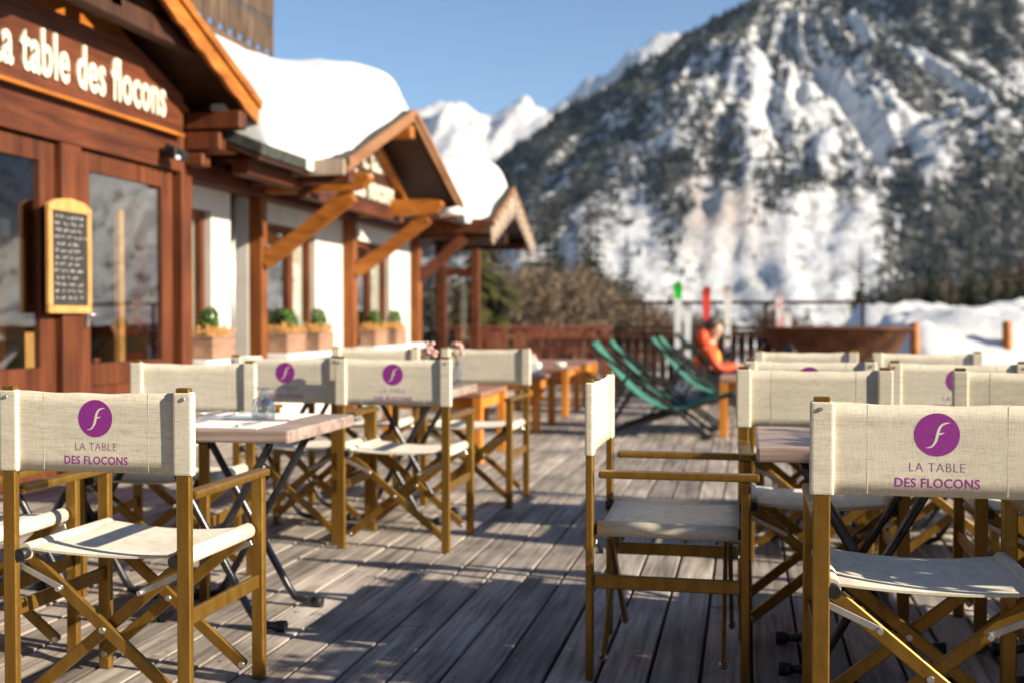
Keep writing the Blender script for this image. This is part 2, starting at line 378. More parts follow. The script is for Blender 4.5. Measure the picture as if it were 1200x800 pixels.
SC.cycles.max_bounces = 7; SC.cycles.diffuse_bounces = 3; SC.cycles.glossy_bounces = 3; SC.cycles.transparent_max_bounces = 10
SC.cycles.sample_clamp_indirect = 6; SC.cycles.caustics_reflective = False; SC.cycles.caustics_refractive = False

# ------------------------------------------------------------------ director's chair
def make_chair():
    root = thing('director_chair', (0,0,0), 'x', 'chair', 'beige director chairs on the terrace')
    PX, PY = .25, .225
    def P(name, mb, m, parent=root): return obj(name, mb, m, parent)
    for sx in (-1, 1):
        P('leg', MB().b2(sx*PX-.019, sx*PX+.019, -PY-.0105, -PY+.0105, 0, .888, .003), M['bronze'])
        P('leg', MB().b2(sx*PX-.019, sx*PX+.019, PY-.013, PY+.013, 0, .598, .004), M['bronze'])
        a = MB().box((sx*PX, .033, .609), (.044, .462, .022), None, .007, 2); P('armrest', a, M['bronze'])
        s = MB().b2(sx*PX-.008, sx*PX+.008, -PY+.013, PY-.013, .272, .312, .003)
        P('side_rail', s, M['bronze'])
        t = MB().cyl((sx*.222, -.20, .441), (sx*.222, .20, .441), .012)
        t.mi = 1; t.cyl((sx*.222, -.235, .441), (sx*.222, -.199, .441), .016); t.cyl((sx*.222, .199, .441), (sx*.222, .222, .441), .016)
        P('seat_tube', t, [M['bronze'], M['black']])
        for y0, yo in ((-.178, 1), (.172, -1)):
            y = y0 + sx*.009
            b = MB().bar((sx*.222, y, .43), (-sx*.232, y, .055), .034, .014, (0,1,0), .003)
            b.mi = 1
            ys = 1 if y0 > 0 else -1
            b.cyl((-sx*.226, y-.012, .06), (-sx*.226, y+.012, .06), .009)
            if sx == 1: b.cyl((-.005, y0-.021, .2425), (-.005, y0+.021, .2425), .0085)
            P('cross_brace', b, [M['bronze'], M['steel']])
            yl = y0 + ys*.03
            l = MB().bar((sx*(PX-.012), yl, .408), (sx*.115, yl, .352), .016, .004, (0,1,0), .001)
            l.cyl((sx*.118, yl-.016, .353), (sx*.118, yl+.006, .353), .007)
            P('link_bar', l, M['steel'])
    # sling seat: gentle sag, hemmed front roll
    bm = bmesh.new(); nx, ny = 14, 10; top = []; 
    for i in range(nx+1):
        row = []
        for j in range(ny+1):
            u = i/nx*2-1; v = j/ny*2-1
            x = u*.236; y = v*.205
            z = .458 - .016*(1-u*u) + .003*math.sin(v*4+u*2) - (.012*max(0, abs(u)-.86)/.14)
            row.append((x, y, z))
        top.append(row)
    T = [[bm.verts.new(p) for p in r] for r in top]; B = [[bm.verts.new((p[0], p[1], p[2]-.006)) for p in r] for r in top]
    for i in range(nx):
        for j in range(ny):
            for f in (bm.faces.new((T[i][j], T[i+1][j], T[i+1][j+1], T[i][j+1])), bm.faces.new((B[i][j], B[i][j+1], B[i+1][j+1], B[i+1][j]))): f.smooth = True
    for i in range(nx):
        bm.faces.new((T[i][0], B[i][0], B[i+1][0], T[i+1][0])); bm.faces.new((T[i][ny], T[i+1][ny], B[i+1][ny], B[i][ny]))
    for j in range(ny):
        bm.faces.new((T[0][j], T[0][j+1], B[0][j+1], B[0][j])); bm.faces.new((T[nx][j], B[nx][j], B[nx][j+1], T[nx][j+1]))
    mbs = MB(); mbs.bm.free(); mbs.bm = bm
    for sx in (-1, 1): mbs.cyl((sx*.226, -.204, .444), (sx*.226, .204, .442), .023, n=12)
    P('seat', mbs, M['canvas'])
    # backrest: sheet between two sleeves
    Z0, Z1 = .662, .878
    b = MB(); bm = b.bm; n = 24; fr = []; bk = []
    for i in range(n+1):
        u = i/n*2-1; x = u*.225
        dip = .005*(1-u*u) + .0012*math.sin(u*9)
        bow = 0.0
        col = []
        for k in range(7):
            t = k/6
            z = Z0+.002 + (Z1-Z0-.004)*t - dip*(t if t > .5 else -0.3*(1-t))
            col.append((x, -PY+bow+.0012*math.sin(u*5+t*3)*max(0, (abs(u)-.6)/.4), z))
        fr.append([bm.verts.new((p[0], p[1]+.0018, p[2])) for p in col]); bk.append([bm.verts.new((p[0], p[1]-.0018, p[2])) for p in col])
    for i in range(n):
        for k in range(6):
            f = bm.faces.new((fr[i][k], fr[i+1][k], fr[i+1][k+1], fr[i][k+1])); f.smooth = True
            f = bm.faces.new((bk[i][k], bk[i][k+1], bk[i+1][k+1], bk[i+1][k])); f.smooth = True
        for k in (0, 6): bm.faces.new((fr[i][k], bk[i][k], bk[i+1][k], fr[i+1][k]))
    for sx in (-1, 1):
        b.box((sx*PX, -PY, (Z0+Z1)/2), (.054, .0255, Z1-Z0), None, .008, 3)
        for dx in (.1,): b.box((sx*(PX-dx), -PY, (Z0+Z1)/2), (.0016, .0043, Z1-Z0-.014), None)
    b.mi = 1
    for sx in (-1, 1): b.cyl((sx*PX+sx*.004, -PY-.0155, Z1-.018), (sx*PX+sx*.004, -PY-.010, Z1-.018), .005)
    back = P('backrest', b, [M['canvas'], M['steel']])
    # emblem: purple disc, cream swash letter, two lines of lettering on the outer face
    yb = -PY - .0021
    e = MB(); k = 40; zc = .806; rr = .0485
    e.prism([(rr*math.cos(2*math.pi*i/k), zc+rr*math.sin(2*math.pi*i/k)) for i in range(k)], 'y', yb-.0002, yb+.002)
    P('emblem_disc', e, M['purple'], back)
    pts = [(-.024,-.030), (-.012,-.027), (-.004,-.016), (0,-.003), (.003,.010), (.009,.021), (.019,.026), (.027,.0265)]
    wd = [.0008, .0035, .0055, .0062, .006, .005, .003, .0008]
    f = MB()
    def strip(pts, wd, y):
        # smooth the polyline
        P2 = []; W2 = []
        for i in range(len(pts)-1):
            p0 = Vector(pts[max(i-1,0)]); p1 = Vector(pts[i]); p2 = Vector(pts[i+1]); p3 = Vector(pts[min(i+2,len(pts)-1)])
            for t in (0, .25, .5, .75):
                P2.append(.5*((2*p1)+(p2-p0)*t+(2*p0-5*p1+4*p2-p3)*t*t+(3*p1-p0-3*p2+p3)*t**3)); W2.append(wd[i]*(1-t)+wd[i+1]*t)
        P2.append(Vector(pts[-1])); W2.append(wd[-1])
        L, Q = ribbon(P2, W2)
        f.prism([(p.x, zc+p.y) for p in L] + [(p.x, zc+p.y) for p in Q[::-1]], 'y', y-.0002, y+.0004)
    strip(pts, wd, yb-.0004)
    strip([(-.004,.0005), (.006,.0015), (.015,.0045)], [.001, .004, .001], yb-.0005)
    P('emblem_letter', f, M['cream_print'], back)
    for body, size, bold, z, sp, sxx in (('LA TABLE', .029, -.0004, .7225, 1.08, .93), ('DES FLOCONS', .0295, .0005, .6865, 1.06, .91)):
        me = text_mesh('lettering', body, size, bold, sxx, .00006, spacing=sp)
        me.transform(Matrix.Translation((0, yb+.0001, z)) @ Matrix.Rotation(R(90), 4, 'X'))
        mesh_obj('lettering', me, M['purple_soft'] if bold < 0 else M['purple'], back)
    return root

CH = make_chair()
chair_list = [
 (-1.66, 2.905, 0, 'beige director chair at bottom left, purple emblem on back, before the set table'),
 (-2.34, 3.02, 2, 'director chair cut off by left picture edge, only its seat corner and armrest showing'),
 (-2.25, 4.15, 181, 'plain backed director chair across the set table, facing us behind the drinking glass'),
 (-2.13, 5.27, 0, 'director chair with emblem and a dark head shaped shadow on its back, left of glass'),
 (-1.58, 5.20, -1, 'emblem backed director chair standing whole on the sunny deck in the middle of left rows'),
 (-1.54, 6.435, 180, 'plain backed director chair right behind the middle emblem chair, beside the low orange tables'),
 (-2.22, 6.435, 180, 'director chair mostly hidden behind the middle emblem chair, top edge visible'),
 (-.225, 3.57, -90, 'director chair seen from the side with brightly lit backrest, its seat in shade'),
 (.42, 2.915, 0, 'large near director chair cropped at bottom right with sharp purple emblem'),
 (.244, 4.055, 180, 'plain backed director chair facing us across the shaded table behind the near right chair'),
 (.99, 4.055, 180, 'plain backed director chair at right picture edge covering part of a purple emblem'),
 (.85, 5.185, 0, 'emblem backed director chair at right, its disc half covered by a plain chair back'),
 (.27, 5.285, 0, 'director chair whose purple disc only peeks over a plain chair back'),
 (.32, 6.175, 180, 'plain director chair back farthest on the right side, under the dark parapet'),
 (.93, 6.10, 180, 'far director chair back in front of the snow bank below the left fence post'),
]
for i, (x, y, rz, lab) in enumerate(chair_list):
    o = CH if i == 0 else copy_tree(CH); rz += (0, 0, 1.5, -1, .7, -1.2, 2, 0, 0, 1, -1.5, 1.2, -.8, .9, -1)[i]
    o.location = (x, y, 0); o.rotation_euler = (0, 0, R(rz)); o['label'] = lab
# neighbours just outside the frame whose shadows fall into it
for x, y, rz in ((2.1, 4.1, 180), (1.9, 5.2, 0), (1.75, 6.1, 180), (1.3, 1.55, 180), (.95, 1.2, -90)):
    o = copy_tree(CH); o.location = (x, y, 0); o.rotation_euler = (0, 0, R(rz)); o['label'] = 'beige director chair beyond the right picture edge'

tr = thing('shade_casting_trough', (1.66, 3.15, 0), 'unseen trough of shrubs added beyond the right picture edge to cast shade', 'unseen shade caster')  # added outside the frame so that its shadow darkens the near deck
obj('box', MB().b2(1.42, 1.90, 2.55, 3.78, .03, .70, .01), M['planter'], tr)
hg = MB(); rq = random.Random(5)
for k in range(5200):
    c = Vector((rq.uniform(1.40,1.92), rq.uniform(2.53,3.80), 0)); top = 1.33+.14*noise.noise(Vector((c.x*3, c.y*4, 2)))
    c.z = rq.uniform(.70, top)
    v = Vector((rq.gauss(0,1), rq.gauss(0,1), rq.gauss(0,1))).normalized(); t1 = v.orthogonal().normalized(); t2 = v.cross(t1); q = rq.uniform(.015,.03)
    hg.quad(c-t1*q-t2*q*.6, c+t1*q-t2*q*.6, c+t1*q+t2*q*.6, c-t1*q+t2*q*.6)
obj('shrubs', hg, M['leaf'], tr)
# ------------------------------------------------------------------ folding tables
def make_table(w=.66, d=.64):
    root = thing('folding_table', (0,0,0), 'x', 'table', 'folding tables with weathered tops')
    t = MB().box((0,0,.678), (w, d, .044), None, .008, 2)
    obj('tabletop', t, M['top'], root)
    for sy in (-1, 1):
        y = sy*.17
        for sx in (-1, 1):
            yy = y + sx*.013
            p = [(sx*.20, yy, .652), (sx*.19, yy, .62), (-sx*.13, yy, .07), (-sx*.155, yy, .035), (-sx*.19, yy, .022), (-sx*.235, yy, .020)]
            lg = obj('leg', MB().tube(p, .0138), M['tube'], root)
            obj('rubber_foot', MB().tube([(-sx*.225, yy, .020), (-sx*.262, yy, .020)], [.018, .021]), M['black'], lg)
    obj('frame', MB().bar((-.19,-.19,.648), (-.19,.19,.648), .02, .014).bar((.19,-.19,.648), (.19,.19,.648), .02, .014), M['tube'], root)
    return root
TB = make_table()
tables = [
 (-1.79, 3.79, 'set folding table with drinking glass and paper mats, on the left'),
 (-2.46, 3.79, 'folding table joined to the left end of the set table, hidden behind chair backs'),
 (-1.79, 5.82, 'folding table with the flower vases between the middle chairs'),
 (-2.46, 5.82, 'folding table behind the shadow marked chair by the flower windows'),
 (.36, 3.63, 'bare folding table in shade between side chair and plain backed chair'),
 (1.03, 3.63, 'bare folding table behind the near right chair, its legs black against light'),
 (.36, 5.74, 'folding table between the farther chairs on the right'),
 (1.03, 5.74, 'folding table under the half covered emblem chair at right'),
]
for i, (x, y, lab) in enumerate(tables):
    o = TB if i == 0 else copy_tree(TB)
    o.location = (x, y, 0); o['label'] = lab
for x, y in ((1.9, 3.63), (1.75, 5.74), (1.45, 1.0)):
    o = copy_tree(TB); o.location = (x, y, 0); o['label'] = 'folding table beyond the right picture edge'

# table setting on the left table
TZ = .7005
def placemat(x, y, lab):
    o = obj('placemat', MB().box((x, y, TZ+.0012), (.36, .26, .0018)), M['paper']); tag(o, lab, 'placemat', 'paper placemats'); return o
placemat(-1.76, 3.62, 'white paper placemat on the near side of set table')
placemat(-1.78, 3.955, 'white paper placemat on the far side of set table under the glass')
placemat(-2.42, 3.955, 'white paper placemat before the plain backed chair across the table')
def cutlery(x, y, kind, lab, rz=0.0):
    z = TZ+.004; m = MB()
    if kind == 'knife':
        m.tube([(0,-.10,z+.002), (0,-.01,z+.002)], [.006, .005], 8); m.prism([(-.007,-.01), (.004,-.01), (.006,.05), (.001,.10), (-.007,.06)], 'z', z, z+.002)
    else:
        m.tube([(0,-.10,z+.002), (0,.03,z+.003)], [.006, .003], 8); m.prism([(-.004,.03), (.004,.03), (.011,.05), (-.011,.05)], 'z', z+.001, z+.003)
        for k in (-1, -.33, .33, 1): m.box((k*.009, .075, z+.002), (.003, .05, .002))
    o = obj(kind, m, M['steel']); o.location = (x, y, 0); o.rotation_euler = (0,0,rz); tag(o, lab, kind); return o
cutlery(-1.66, 3.62, 'knife', 'steel knife on the near placemat')
cutlery(-1.87, 3.62, 'fork', 'steel fork on the near placemat')
cutlery(-1.88, 3.955, 'knife', 'steel knife on the far placemat beside the glass', R(180))
cutlery(-2.00, 3.95, 'fork', 'steel fork left of the far placemat', R(165))
g = MB().lathe([(.034,0), (.038,.02), (.0375,.045), (.030,.066), (.014,.078), (.006,.084), (.005,.100), (.007,.104), (.030,.107), (.031,.110), (.002,.1105)], n=28)
go = obj('drinking_glass', g, M['tumbler']); go.location = (-1.685, 3.80, TZ+.003)
tag(go, 'upturned stemmed drinking glass on the left table', 'glass')
go2 = go.copy(); COL.objects.link(go2); go2.location = (-1.725, 3.86, TZ+.003); go2['label'] = 'second upturned glass just behind the first one'
def vase(x, y, lab):
    r = thing('flower_vase', (x, y, TZ), lab, 'vase', 'flower vases')
    obj('vase', MB().lathe([(.03,0), (.036,.03), (.028,.08), (.018,.11), (.022,.125)], n=16), M['tumbler'], r, False)
    f = MB()
    for k in range(14):
        a = random.random()*6.28; q = random.random()**.5*.03
        f.blob((q*math.cos(a), q*math.sin(a), .19+random.uniform(-.03,.04)), (.014,.014,.011), 1, .3, k)
    obj('blossoms', f, M['pink'], r, False)
    s = MB()
    for k in range(5): s.tube([(0,0,.1), (random.uniform(-.03,.03), random.uniform(-.03,.03), .19)], .002, 5)
    obj('stems', s, M['leaf'], r, False)
vase(-1.64, 5.82, 'small vase of pink flowers, left one of the two by the middle chairs')
vase(-1.53, 5.95, 'small vase of pink flowers nearer to the low orange tables')

# ------------------------------------------------------------------ low orange tables
def make_low(L=.75, Wd=.9, H=.52):
    r = thing('low_table', (0,0,0), 'x', 'low table', 'low orange pine tables')
    obj('tabletop', MB().box((0,0,H-.018), (L, Wd, .036), None, .005), M['furntop'], r)
    obj('apron', MB().b2(-L/2+.06, L/2-.06, -Wd/2+.05, -Wd/2+.075, H-.13, H-.037).b2(-L/2+.06, L/2-.06, Wd/2-.075, Wd/2-.05, H-.13, H-.037)
        .b2(-L/2+.05, -L/2+.075, -Wd/2+.08, Wd/2-.08, H-.13, H-.037).b2(L/2-.075, L/2-.05, -Wd/2+.08, Wd/2-.08, H-.13, H-.037), M['furn'], r)
    for sx in (-1,1):
        for sy in (-1,1): obj('leg', MB().b2(sx*(L/2-.035)-.035, sx*(L/2-.035)+.035, sy*(Wd/2-.035)-.035, sy*(Wd/2-.035)+.035, 0, H-.038, .004), M['furn'], r)
    return r
LT = make_low()
for i, (x, y, lab) in enumerate([
  (-2.25, 8.45, 'nearest low orange table, just behind the plain backed middle chair'),
  (-2.24, 10.75, 'low orange table carrying the white napkin box, second of the row'),
  (-2.24, 12.45, 'low orange table third in the row towards the railing'),
  (-2.24, 13.95, 'low orange table last in the row, next to the railing'),
  (.14, 10.7, 'low orange table at the feet of the green deck chairs')]):
    o = LT if i == 0 else copy_tree(LT)
    o.location = (x, y, 0); o['label'] = lab
nb = thing('napkin_box', (-1.98, 10.55, .52), 'small white napkin box with paper napkins on a low table', 'napkin box')
obj('box', MB().box((0,0,.06), (.16,.12,.12), None, .01), M['white'], nb, False)
obj('napkins', MB().prism([(-.05,.12), (.05,.12), (.02,.19), (-.01,.2)], 'y', -.03, .03), M['ski_pink'], nb, False)
nb2 = obj('ashtray', MB().lathe([(.05,0), (.07,.03), (.065,.05), (.05,.045), (.045,.012)], n=18), M['white']); nb2.location = (-2.0, 12.3, .52); tag(nb2, 'small white ashtray on the third low table', 'ashtray')

# ------------------------------------------------------------------ green deck chairs (facing +Y locally)
def make_deckchair():
    r = thing('deck_chair', (0,0,0), 'x', 'deck chair', 'green deck chairs')
    for sx in (-1,1):
        obj('back_frame', MB().bar((sx*.27, -.62, .80), (sx*.27, .42, .02), .020, .028, (0,0,1), .004), M['black'], r)
        obj('seat_frame', MB().bar((sx*.235, -.50, .02), (sx*.235, .60, .40), .020, .028, (0,0,1), .004), M['black'], r)
        obj('prop', MB().bar((sx*.295, -.30, .55), (sx*.295, -.62, .03), .016, .03, (0,0,1), .003), M['black'], r)
    for a, y, z in ((.28,-.62,.80), (.25,.60,.40), (.25,-.50,.03), (.28,.42,.03)): obj('crossbar', MB().cyl((-a,y,z), (a,y,z), .015), M['black'], r)
    bm = bmesh.new(); n = 16; prof = []
    for i in range(n+1):
        t = i/n
        y = -.63 + 1.24*t; z = (.83*(1-t) + .42*t) - .42*math.sin(math.pi*t)**1.1*(1-.25*t)
        prof.append((y, max(z, .2)))
    A = [[bm.verts.new((x, y, z + .02*(abs(x)/.23)**2)) for x in (-.23,-.12,0,.12,.23)] for y, z in prof]
    B = [[bm.verts.new((v.co.x, v.co.y, v.co.z-.006)) for v in row] for row in A]
    for i in range(n):
        for k in range(4):
            f = bm.faces.new((A[i][k], A[i][k+1], A[i+1][k+1], A[i+1][k])); f.smooth = True
            f = bm.faces.new((B[i][k], B[i+1][k], B[i+1][k+1], B[i][k+1])); f.smooth = True
        for k in (0, 4): bm.faces.new((A[i][k], A[i+1][k], B[i+1][k], B[i][k]))
    mb = MB(); mb.bm.free(); mb.bm = bm
    obj('sling', mb, M['green'], r)
    return r
DC = make_deckchair()
for i, (x, y, rz, lab) in enumerate([
  (-.72, 10.25, -90, 'green deck chair nearest to us beside the low orange table'),
  (-.66, 11.0, -88, 'green deck chair second behind the nearest, its sling overlapping it'),
  (-.38, 12.45, -90, 'green deck chair just in front of the person in orange'),
  (-.36, 13.25, -91, 'green deck chair with highest back, next to the person in orange'),
  (-.17, 14.1, -90, 'green deck chair the person in orange sits on')]):
    o = DC if i == 0 else copy_tree(DC)
    o.location = (x, y, 0); o.rotation_euler = (0,0,R(rz)); o['label'] = lab

# ------------------------------------------------------------------ person in orange
def skinned(name, verts, edges, radii, m, parent, sub=2, extra=None):
    me = bpy.data.meshes.new(name); me.from_pydata(verts, edges, [])
    t = bpy.data.objects.new(name, me); COL.objects.link(t)
    md = t.modifiers.new('skin', 'SKIN'); sd = t.modifiers.new('sub', 'SUBSURF'); sd.levels = sub; sd.render_levels = sub
    for v, r in zip(me.skin_vertices[0].data, radii):
        v.radius = (r, r) if not isinstance(r, tuple) else r
    me.skin_vertices[0].data[0].use_root = True
    dg = bpy.context.evaluated_depsgraph_get(); dg.update()
    out = bpy.data.meshes.new_from_object(t.evaluated_get(dg)); bpy.data.objects.remove(t); bpy.data.meshes.remove(me)
    out.name = name
    for p in out.polygons: p.use_smooth = True
    return mesh_obj(name, out, m, parent)
def person():
    # local +X is forward; seat at z .27
    r = thing('person', (-.33, 14.1, 0), 'person in orange hooded jacket and dark trousers sitting by the deck chairs, facing right', 'person')
    V = []; E = []; Ra = []
    def chain(pts, start=None):
        idx = start
        for (x, y, z, q) in pts:
            V.append((x, y, z)); Ra.append(q); k = len(V)-1
            if idx is not None: E.append((idx, k))
            idx = k
        return idx
    pelvis = chain([(-.20,0,.34,.13)])
    chest = chain([(-.18,0,.50,.13), (-.13,0,.64,.14)], pelvis)
    neck = chain([(-.09,0,.76,.055), (-.065,0,.81,.052)], chest)
    head = chain([(-.045,0,.88,.085), (-.045,0,.95,.088), (-.05,0,.995,.062)], neck)
    nose = chain([(.045,0,.895,.018)], neck+1)
    for s in (-1,1):
        w_ = chain([(-.13,s*.17,.67,.06), (-.05,s*.22,.52,.047), (.0,s*.21,.44,.043), (.16,s*.14,.46,.034), (.25,s*.10,.475,.026)], chest)
        pal = chain([(.30,s*.09,.475,.030), (.335,s*.085,.47,.026)], w_)
        for k, L in enumerate((.05,.06,.055,.04)):
            y = s*(.065+.016*k)
            chain([(.365,y,.468,.009), (.365+L*.6,y,.455,.008), (.365+L*.8,y,.435,.007)], pal)
        chain([(.32,s*.055,.485,.010), (.355,s*.048,.480,.008)], w_+1)
        chain([(.0,s*.10,.33,.085), (.30,s*.12,.40,.065), (.48,s*.12,.42,.058), (.60,s*.12,.22,.05), (.70,s*.12,.075,.042), (.82,s*.13,.05,.036)], pelvis)
    body = skinned('body', V, E, Ra, M['skin'], r)
    # jacket
    V2 = [(-.20,0,.36), (-.18,0,.50), (-.13,0,.645), (-.10,0,.745)]; E2 = [(0,1),(1,2),(2,3)]; R2 = [.155,.155,.165,.085]
    for s in (-1,1):
        b = len(V2)
        V2 += [(-.13,s*.175,.67), (-.05,s*.225,.52), (.0,s*.215,.44), (.16,s*.145,.46), (.23,s*.11,.472)]
        E2 += [(2,b),(b,b+1),(b+1,b+2),(b+2,b+3),(b+3,b+4)]; R2 += [.08,.065,.062,.052,.045]
    jacket = skinned('jacket', V2, E2, R2, M['orangej'], r)
    obj('hood', MB().blob((-.19,0,.80), (.09,.12,.13), 2, .15, 3), M['orangej'], jacket, False)
    obj('front_panel', MB().blob((-.03,0,.55), (.06,.09,.13), 2, .1, 5), M['yelloworange'], jacket, False)
    V3 = [(-.20,0,.33)]; E3 = []; R3 = [.14]
    for s in (-1,1):
        b = len(V3)
        V3 += [(.0,s*.10,.33), (.30,s*.12,.40), (.48,s*.12,.42), (.60,s*.12,.22), (.68,s*.12,.11)]
        E3 += [(0,b),(b,b+1),(b+1,b+2),(b+2,b+3),(b+3,b+4)]; R3 += [.105,.085,.075,.07,.07]
    skinned('trousers', V3, E3, R3, M['navy'], r)
    obj('hair', MB().blob((-.075,0,.975), (.10,.098,.085), 2, .2, 2), M['hair'], r, False)
    for s in (-1,1):
        obj('boot', MB().box((.76, s*.125, .055), (.27,.10,.11), None, .03, 2), M['black'], r, False)
        obj('eye', MB().blob((.03, s*.032, .925), (.012,.012,.009), 1), M['black'], r, False)
    return r
person()
bk = thing('backpack', (.52, 14.2, 0), 'black backpack standing on the deck in front of the person in orange', 'backpack')
obj('bag', MB().blob((0,0,.38), (.14,.17,.36), 3, .12, 4), M['black'], bk, False)
obj('pocket', MB().blob((.11,0,.26), (.07,.12,.14), 2, .1, 1), M['navy'], bk, False)

# ------------------------------------------------------------------ railing, parapet, skis
RY = 16.5
def baluster(mb, x, y, z0, z1, wd=.115, t=.022):
    hw = wd/2; L = z1-z0
    pr = [(-hw, z0), (-hw, z0+.16*L), (-hw*.72, z0+.24*L), (-hw, z0+.36*L), (-hw*.55, z0+.5*L), (-hw, z0+.64*L), (-hw*.72, z0+.76*L), (-hw, z0+.84*L), (-hw, z1)]
    mb.prism([(x+a, b) for a, b in pr] + [(x-a, b) for a, b in pr[::-1]], 'y', y-t/2, y+t/2)
def railing(x0, x1, posts, m, lab, name='railing', step=.124):
    r = thing(name, ((x0+x1)/2, RY, 0), lab, 'railing')
    obj('top_rail', MB().b2(x0, x1, RY-.07, RY+.07, .885, .935, .006), m, r)
    obj('bottom_rail', MB().b2(x0, x1, RY-.03, RY+.03, .10, .16, .004), m, r)
    obj('upper_rail', MB().b2(x0, x1, RY-.028, RY+.028, .80, .86, .004), m, r)
    for p in posts: obj('post', MB().b2(p-.07, p+.07, RY-.055, RY+.055, 0, .883, .006), m, r)
    x = x0+.1
    while x < x1-.06:
        if all(abs(x-p) > .13 for p in posts):
            b = MB(); baluster(b, x, RY-.042, .06, .86); obj('baluster', b, m, r)
        x += step
railing(-4.35, -1.92, (-4.2, -3.3, -2.23), M['rail'], 'red brown wooden railing with carved boards at the end of terrace')
railing(-1.9, 2.0, (-1.82, -.5, .68, 1.9), M['dark'], 'railing with shade put into its dark colour and narrow light slots behind the deck chairs')  # shade on this stretch is put into the darker timber colour
M['rust'] = varied('rusted_steel', (.05,.022,.012), (.19,.07,.025), rough=.75, scale=(5,5,5), bump=.3)
pp = thing('fire_bowl', (1.12, 15.2, 0), 'wide shallow rusty bowl on a stand in front of the dark railing', 'fire bowl')
obj('bowl', MB().lathe([(.30,.30), (.52,.36), (.74,.58), (.92,.90), (.98,.915), (.98,.935), (.89,.925), (.70,.61), (.48,.40), (.28,.34)], n=56), M['rust'], pp, False)
obj('stand', MB().lathe([(.42,0), (.40,.05), (.22,.10), (.22,.31)], n=28), M['rust'], pp, False)
RKY = 16.15
rk = thing('ski_rack', (0, RKY, 0), 'thin dark ski rack bar above the railing', 'ski rack')
obj('bar', MB().b2(-1.88, 1.62, RKY-.02, RKY+.02, 1.24, 1.285), M['dark'], rk)
for x in (-1.42, .25, 1.55): obj('post', MB().b2(x-.02, x+.02, RKY-.02, RKY+.02, 0, 1.239), M['dark'], rk)
for k in range(34): obj('peg', MB().cyl((-1.8+k*.1, RKY-.02, 1.262), (-1.8+k*.1, RKY-.10, 1.275), .008, n=6), M['dark'], rk)
def ski(x, h, m1, m2, lab, lean=.0, split=.62):
    y = RKY-.16
    n = 44; prof = []
    for i in range(n+1):
        t = i/n
        wd = .056 - .013*math.sin(math.pi*min(1, t*1.02))
        if t > .93: wd = .056*math.sqrt(max(0, 1-((t-.93)/.07)**2.2))+.005
        yo = .05*(max(0, t-.88)/.12)**2 + lean*(1-t)
        prof.append((t*h, wd, yo))
    mb = MB(); bm = mb.bm
    F = [[bm.verts.new((x-wd_, y-yo, z)), bm.verts.new((x+wd_, y-yo, z)), bm.verts.new((x+wd_, y-yo+.012, z)), bm.verts.new((x-wd_, y-yo+.012, z))] for z, wd_, yo in prof]
    for i in range(n):
        for k in range(4):
            f = bm.faces.new((F[i][k], F[i][(k+1)%4], F[i+1][(k+1)%4], F[i+1][k])); f.material_index = 1 if prof[i][0]/h > split else 0
    bm.faces.new(F[0][::-1]); bm.faces.new(F[-1])
    r = thing('ski', (x, y, 0), lab, 'ski', 'skis leaning on the rack')
    obj('blade', mb, [m1, m2], r)
    yb = y - lean*.6 - .02
    obj('binding', MB().box((x, yb-.015, h*.36), (.06,.05,.10), None, .008).box((x, yb-.015, h*.52), (.06,.045,.07), None, .008), M['black'], r)
ski(-.935, 1.56, M['ski_white'], M['ski_green'], 'white ski with bright green tip, first on the left', .12, .82)
ski(-.80, 1.25, M['ski_white'], M['ski_white'], 'short white ski leaning right of the green tipped ski', .12)
ski(-.545, 1.49, M['navy'], M['ski_red'], 'dark ski with red upper half above the head of the person', .12, .68)
ski(-.255, 1.50, M['ski_mix'], M['ski_pink'], 'white patterned ski with pale pink tip, behind the person', .12, .85)
ski(.44, 1.42, M['ski_pink'], M['ski_pink'], 'pink and white patterned ski, rightmost pair inner', .12)
ski(.55, 1.20, M['ski_white'], M['ski_white'], 'short white ski farthest to the right', .12)

# ------------------------------------------------------------------ chalet
ch = thing('chalet', (-4.5, 10, 0), 'timber and white stucco chalet restaurant with gabled porches along the terrace', 'chalet')
WX = -4.5
# stucco walls between windows
bays = [(8.36, 9.05, 'w'), (9.05, 9.42, 'p'), (9.42, 9.78, 'r'), (9.78, 10.0, 'p'), (10.0, 11.46, 'w'), (11.46, 12.03, 'p'), (12.03, 12.58, 'p'), (12.58, 14.04, 'w'), (14.04, 15.1, 'p')]
m = MB()
for y0, y1, k in bays:
    if k == 'p': m.b2(WX-.3, WX, y0, y1, 0, 2.6)
    elif k == 'w':
        m.b2(WX-.3, WX, y0, y1, 0, .74); m.b2(WX-.3, WX, y0, y1, 1.97, 2.6)
m.b2(-9.5, WX-.3, 14.85, 15.1, 0, 2.6)
obj('wall', m, M['stucco'], ch)
obj('sill', MB().b2(WX+.002, WX+.30, 9.05, 9.42, .66, .72, .008).b2(WX+.002, WX+.30, 10.0, 12.02, .66, .72, .008).b2(WX+.002, WX+.30, 12.56, 14.7, .66, .72, .008).b2(WX+.002, WX+.30, 8.36, 9.03, .66, .72, .008), M['white'], ch)
obj('recess_panel', MB().b2(WX-.28, WX-.22, 9.421, 9.779, 0, 2.55), M['dark'], ch)
obj('downpipe', MB().cyl((WX-.1, 9.66, 0), (WX-.1, 9.66, 2.35), .035, n=12), M['steel'], ch)
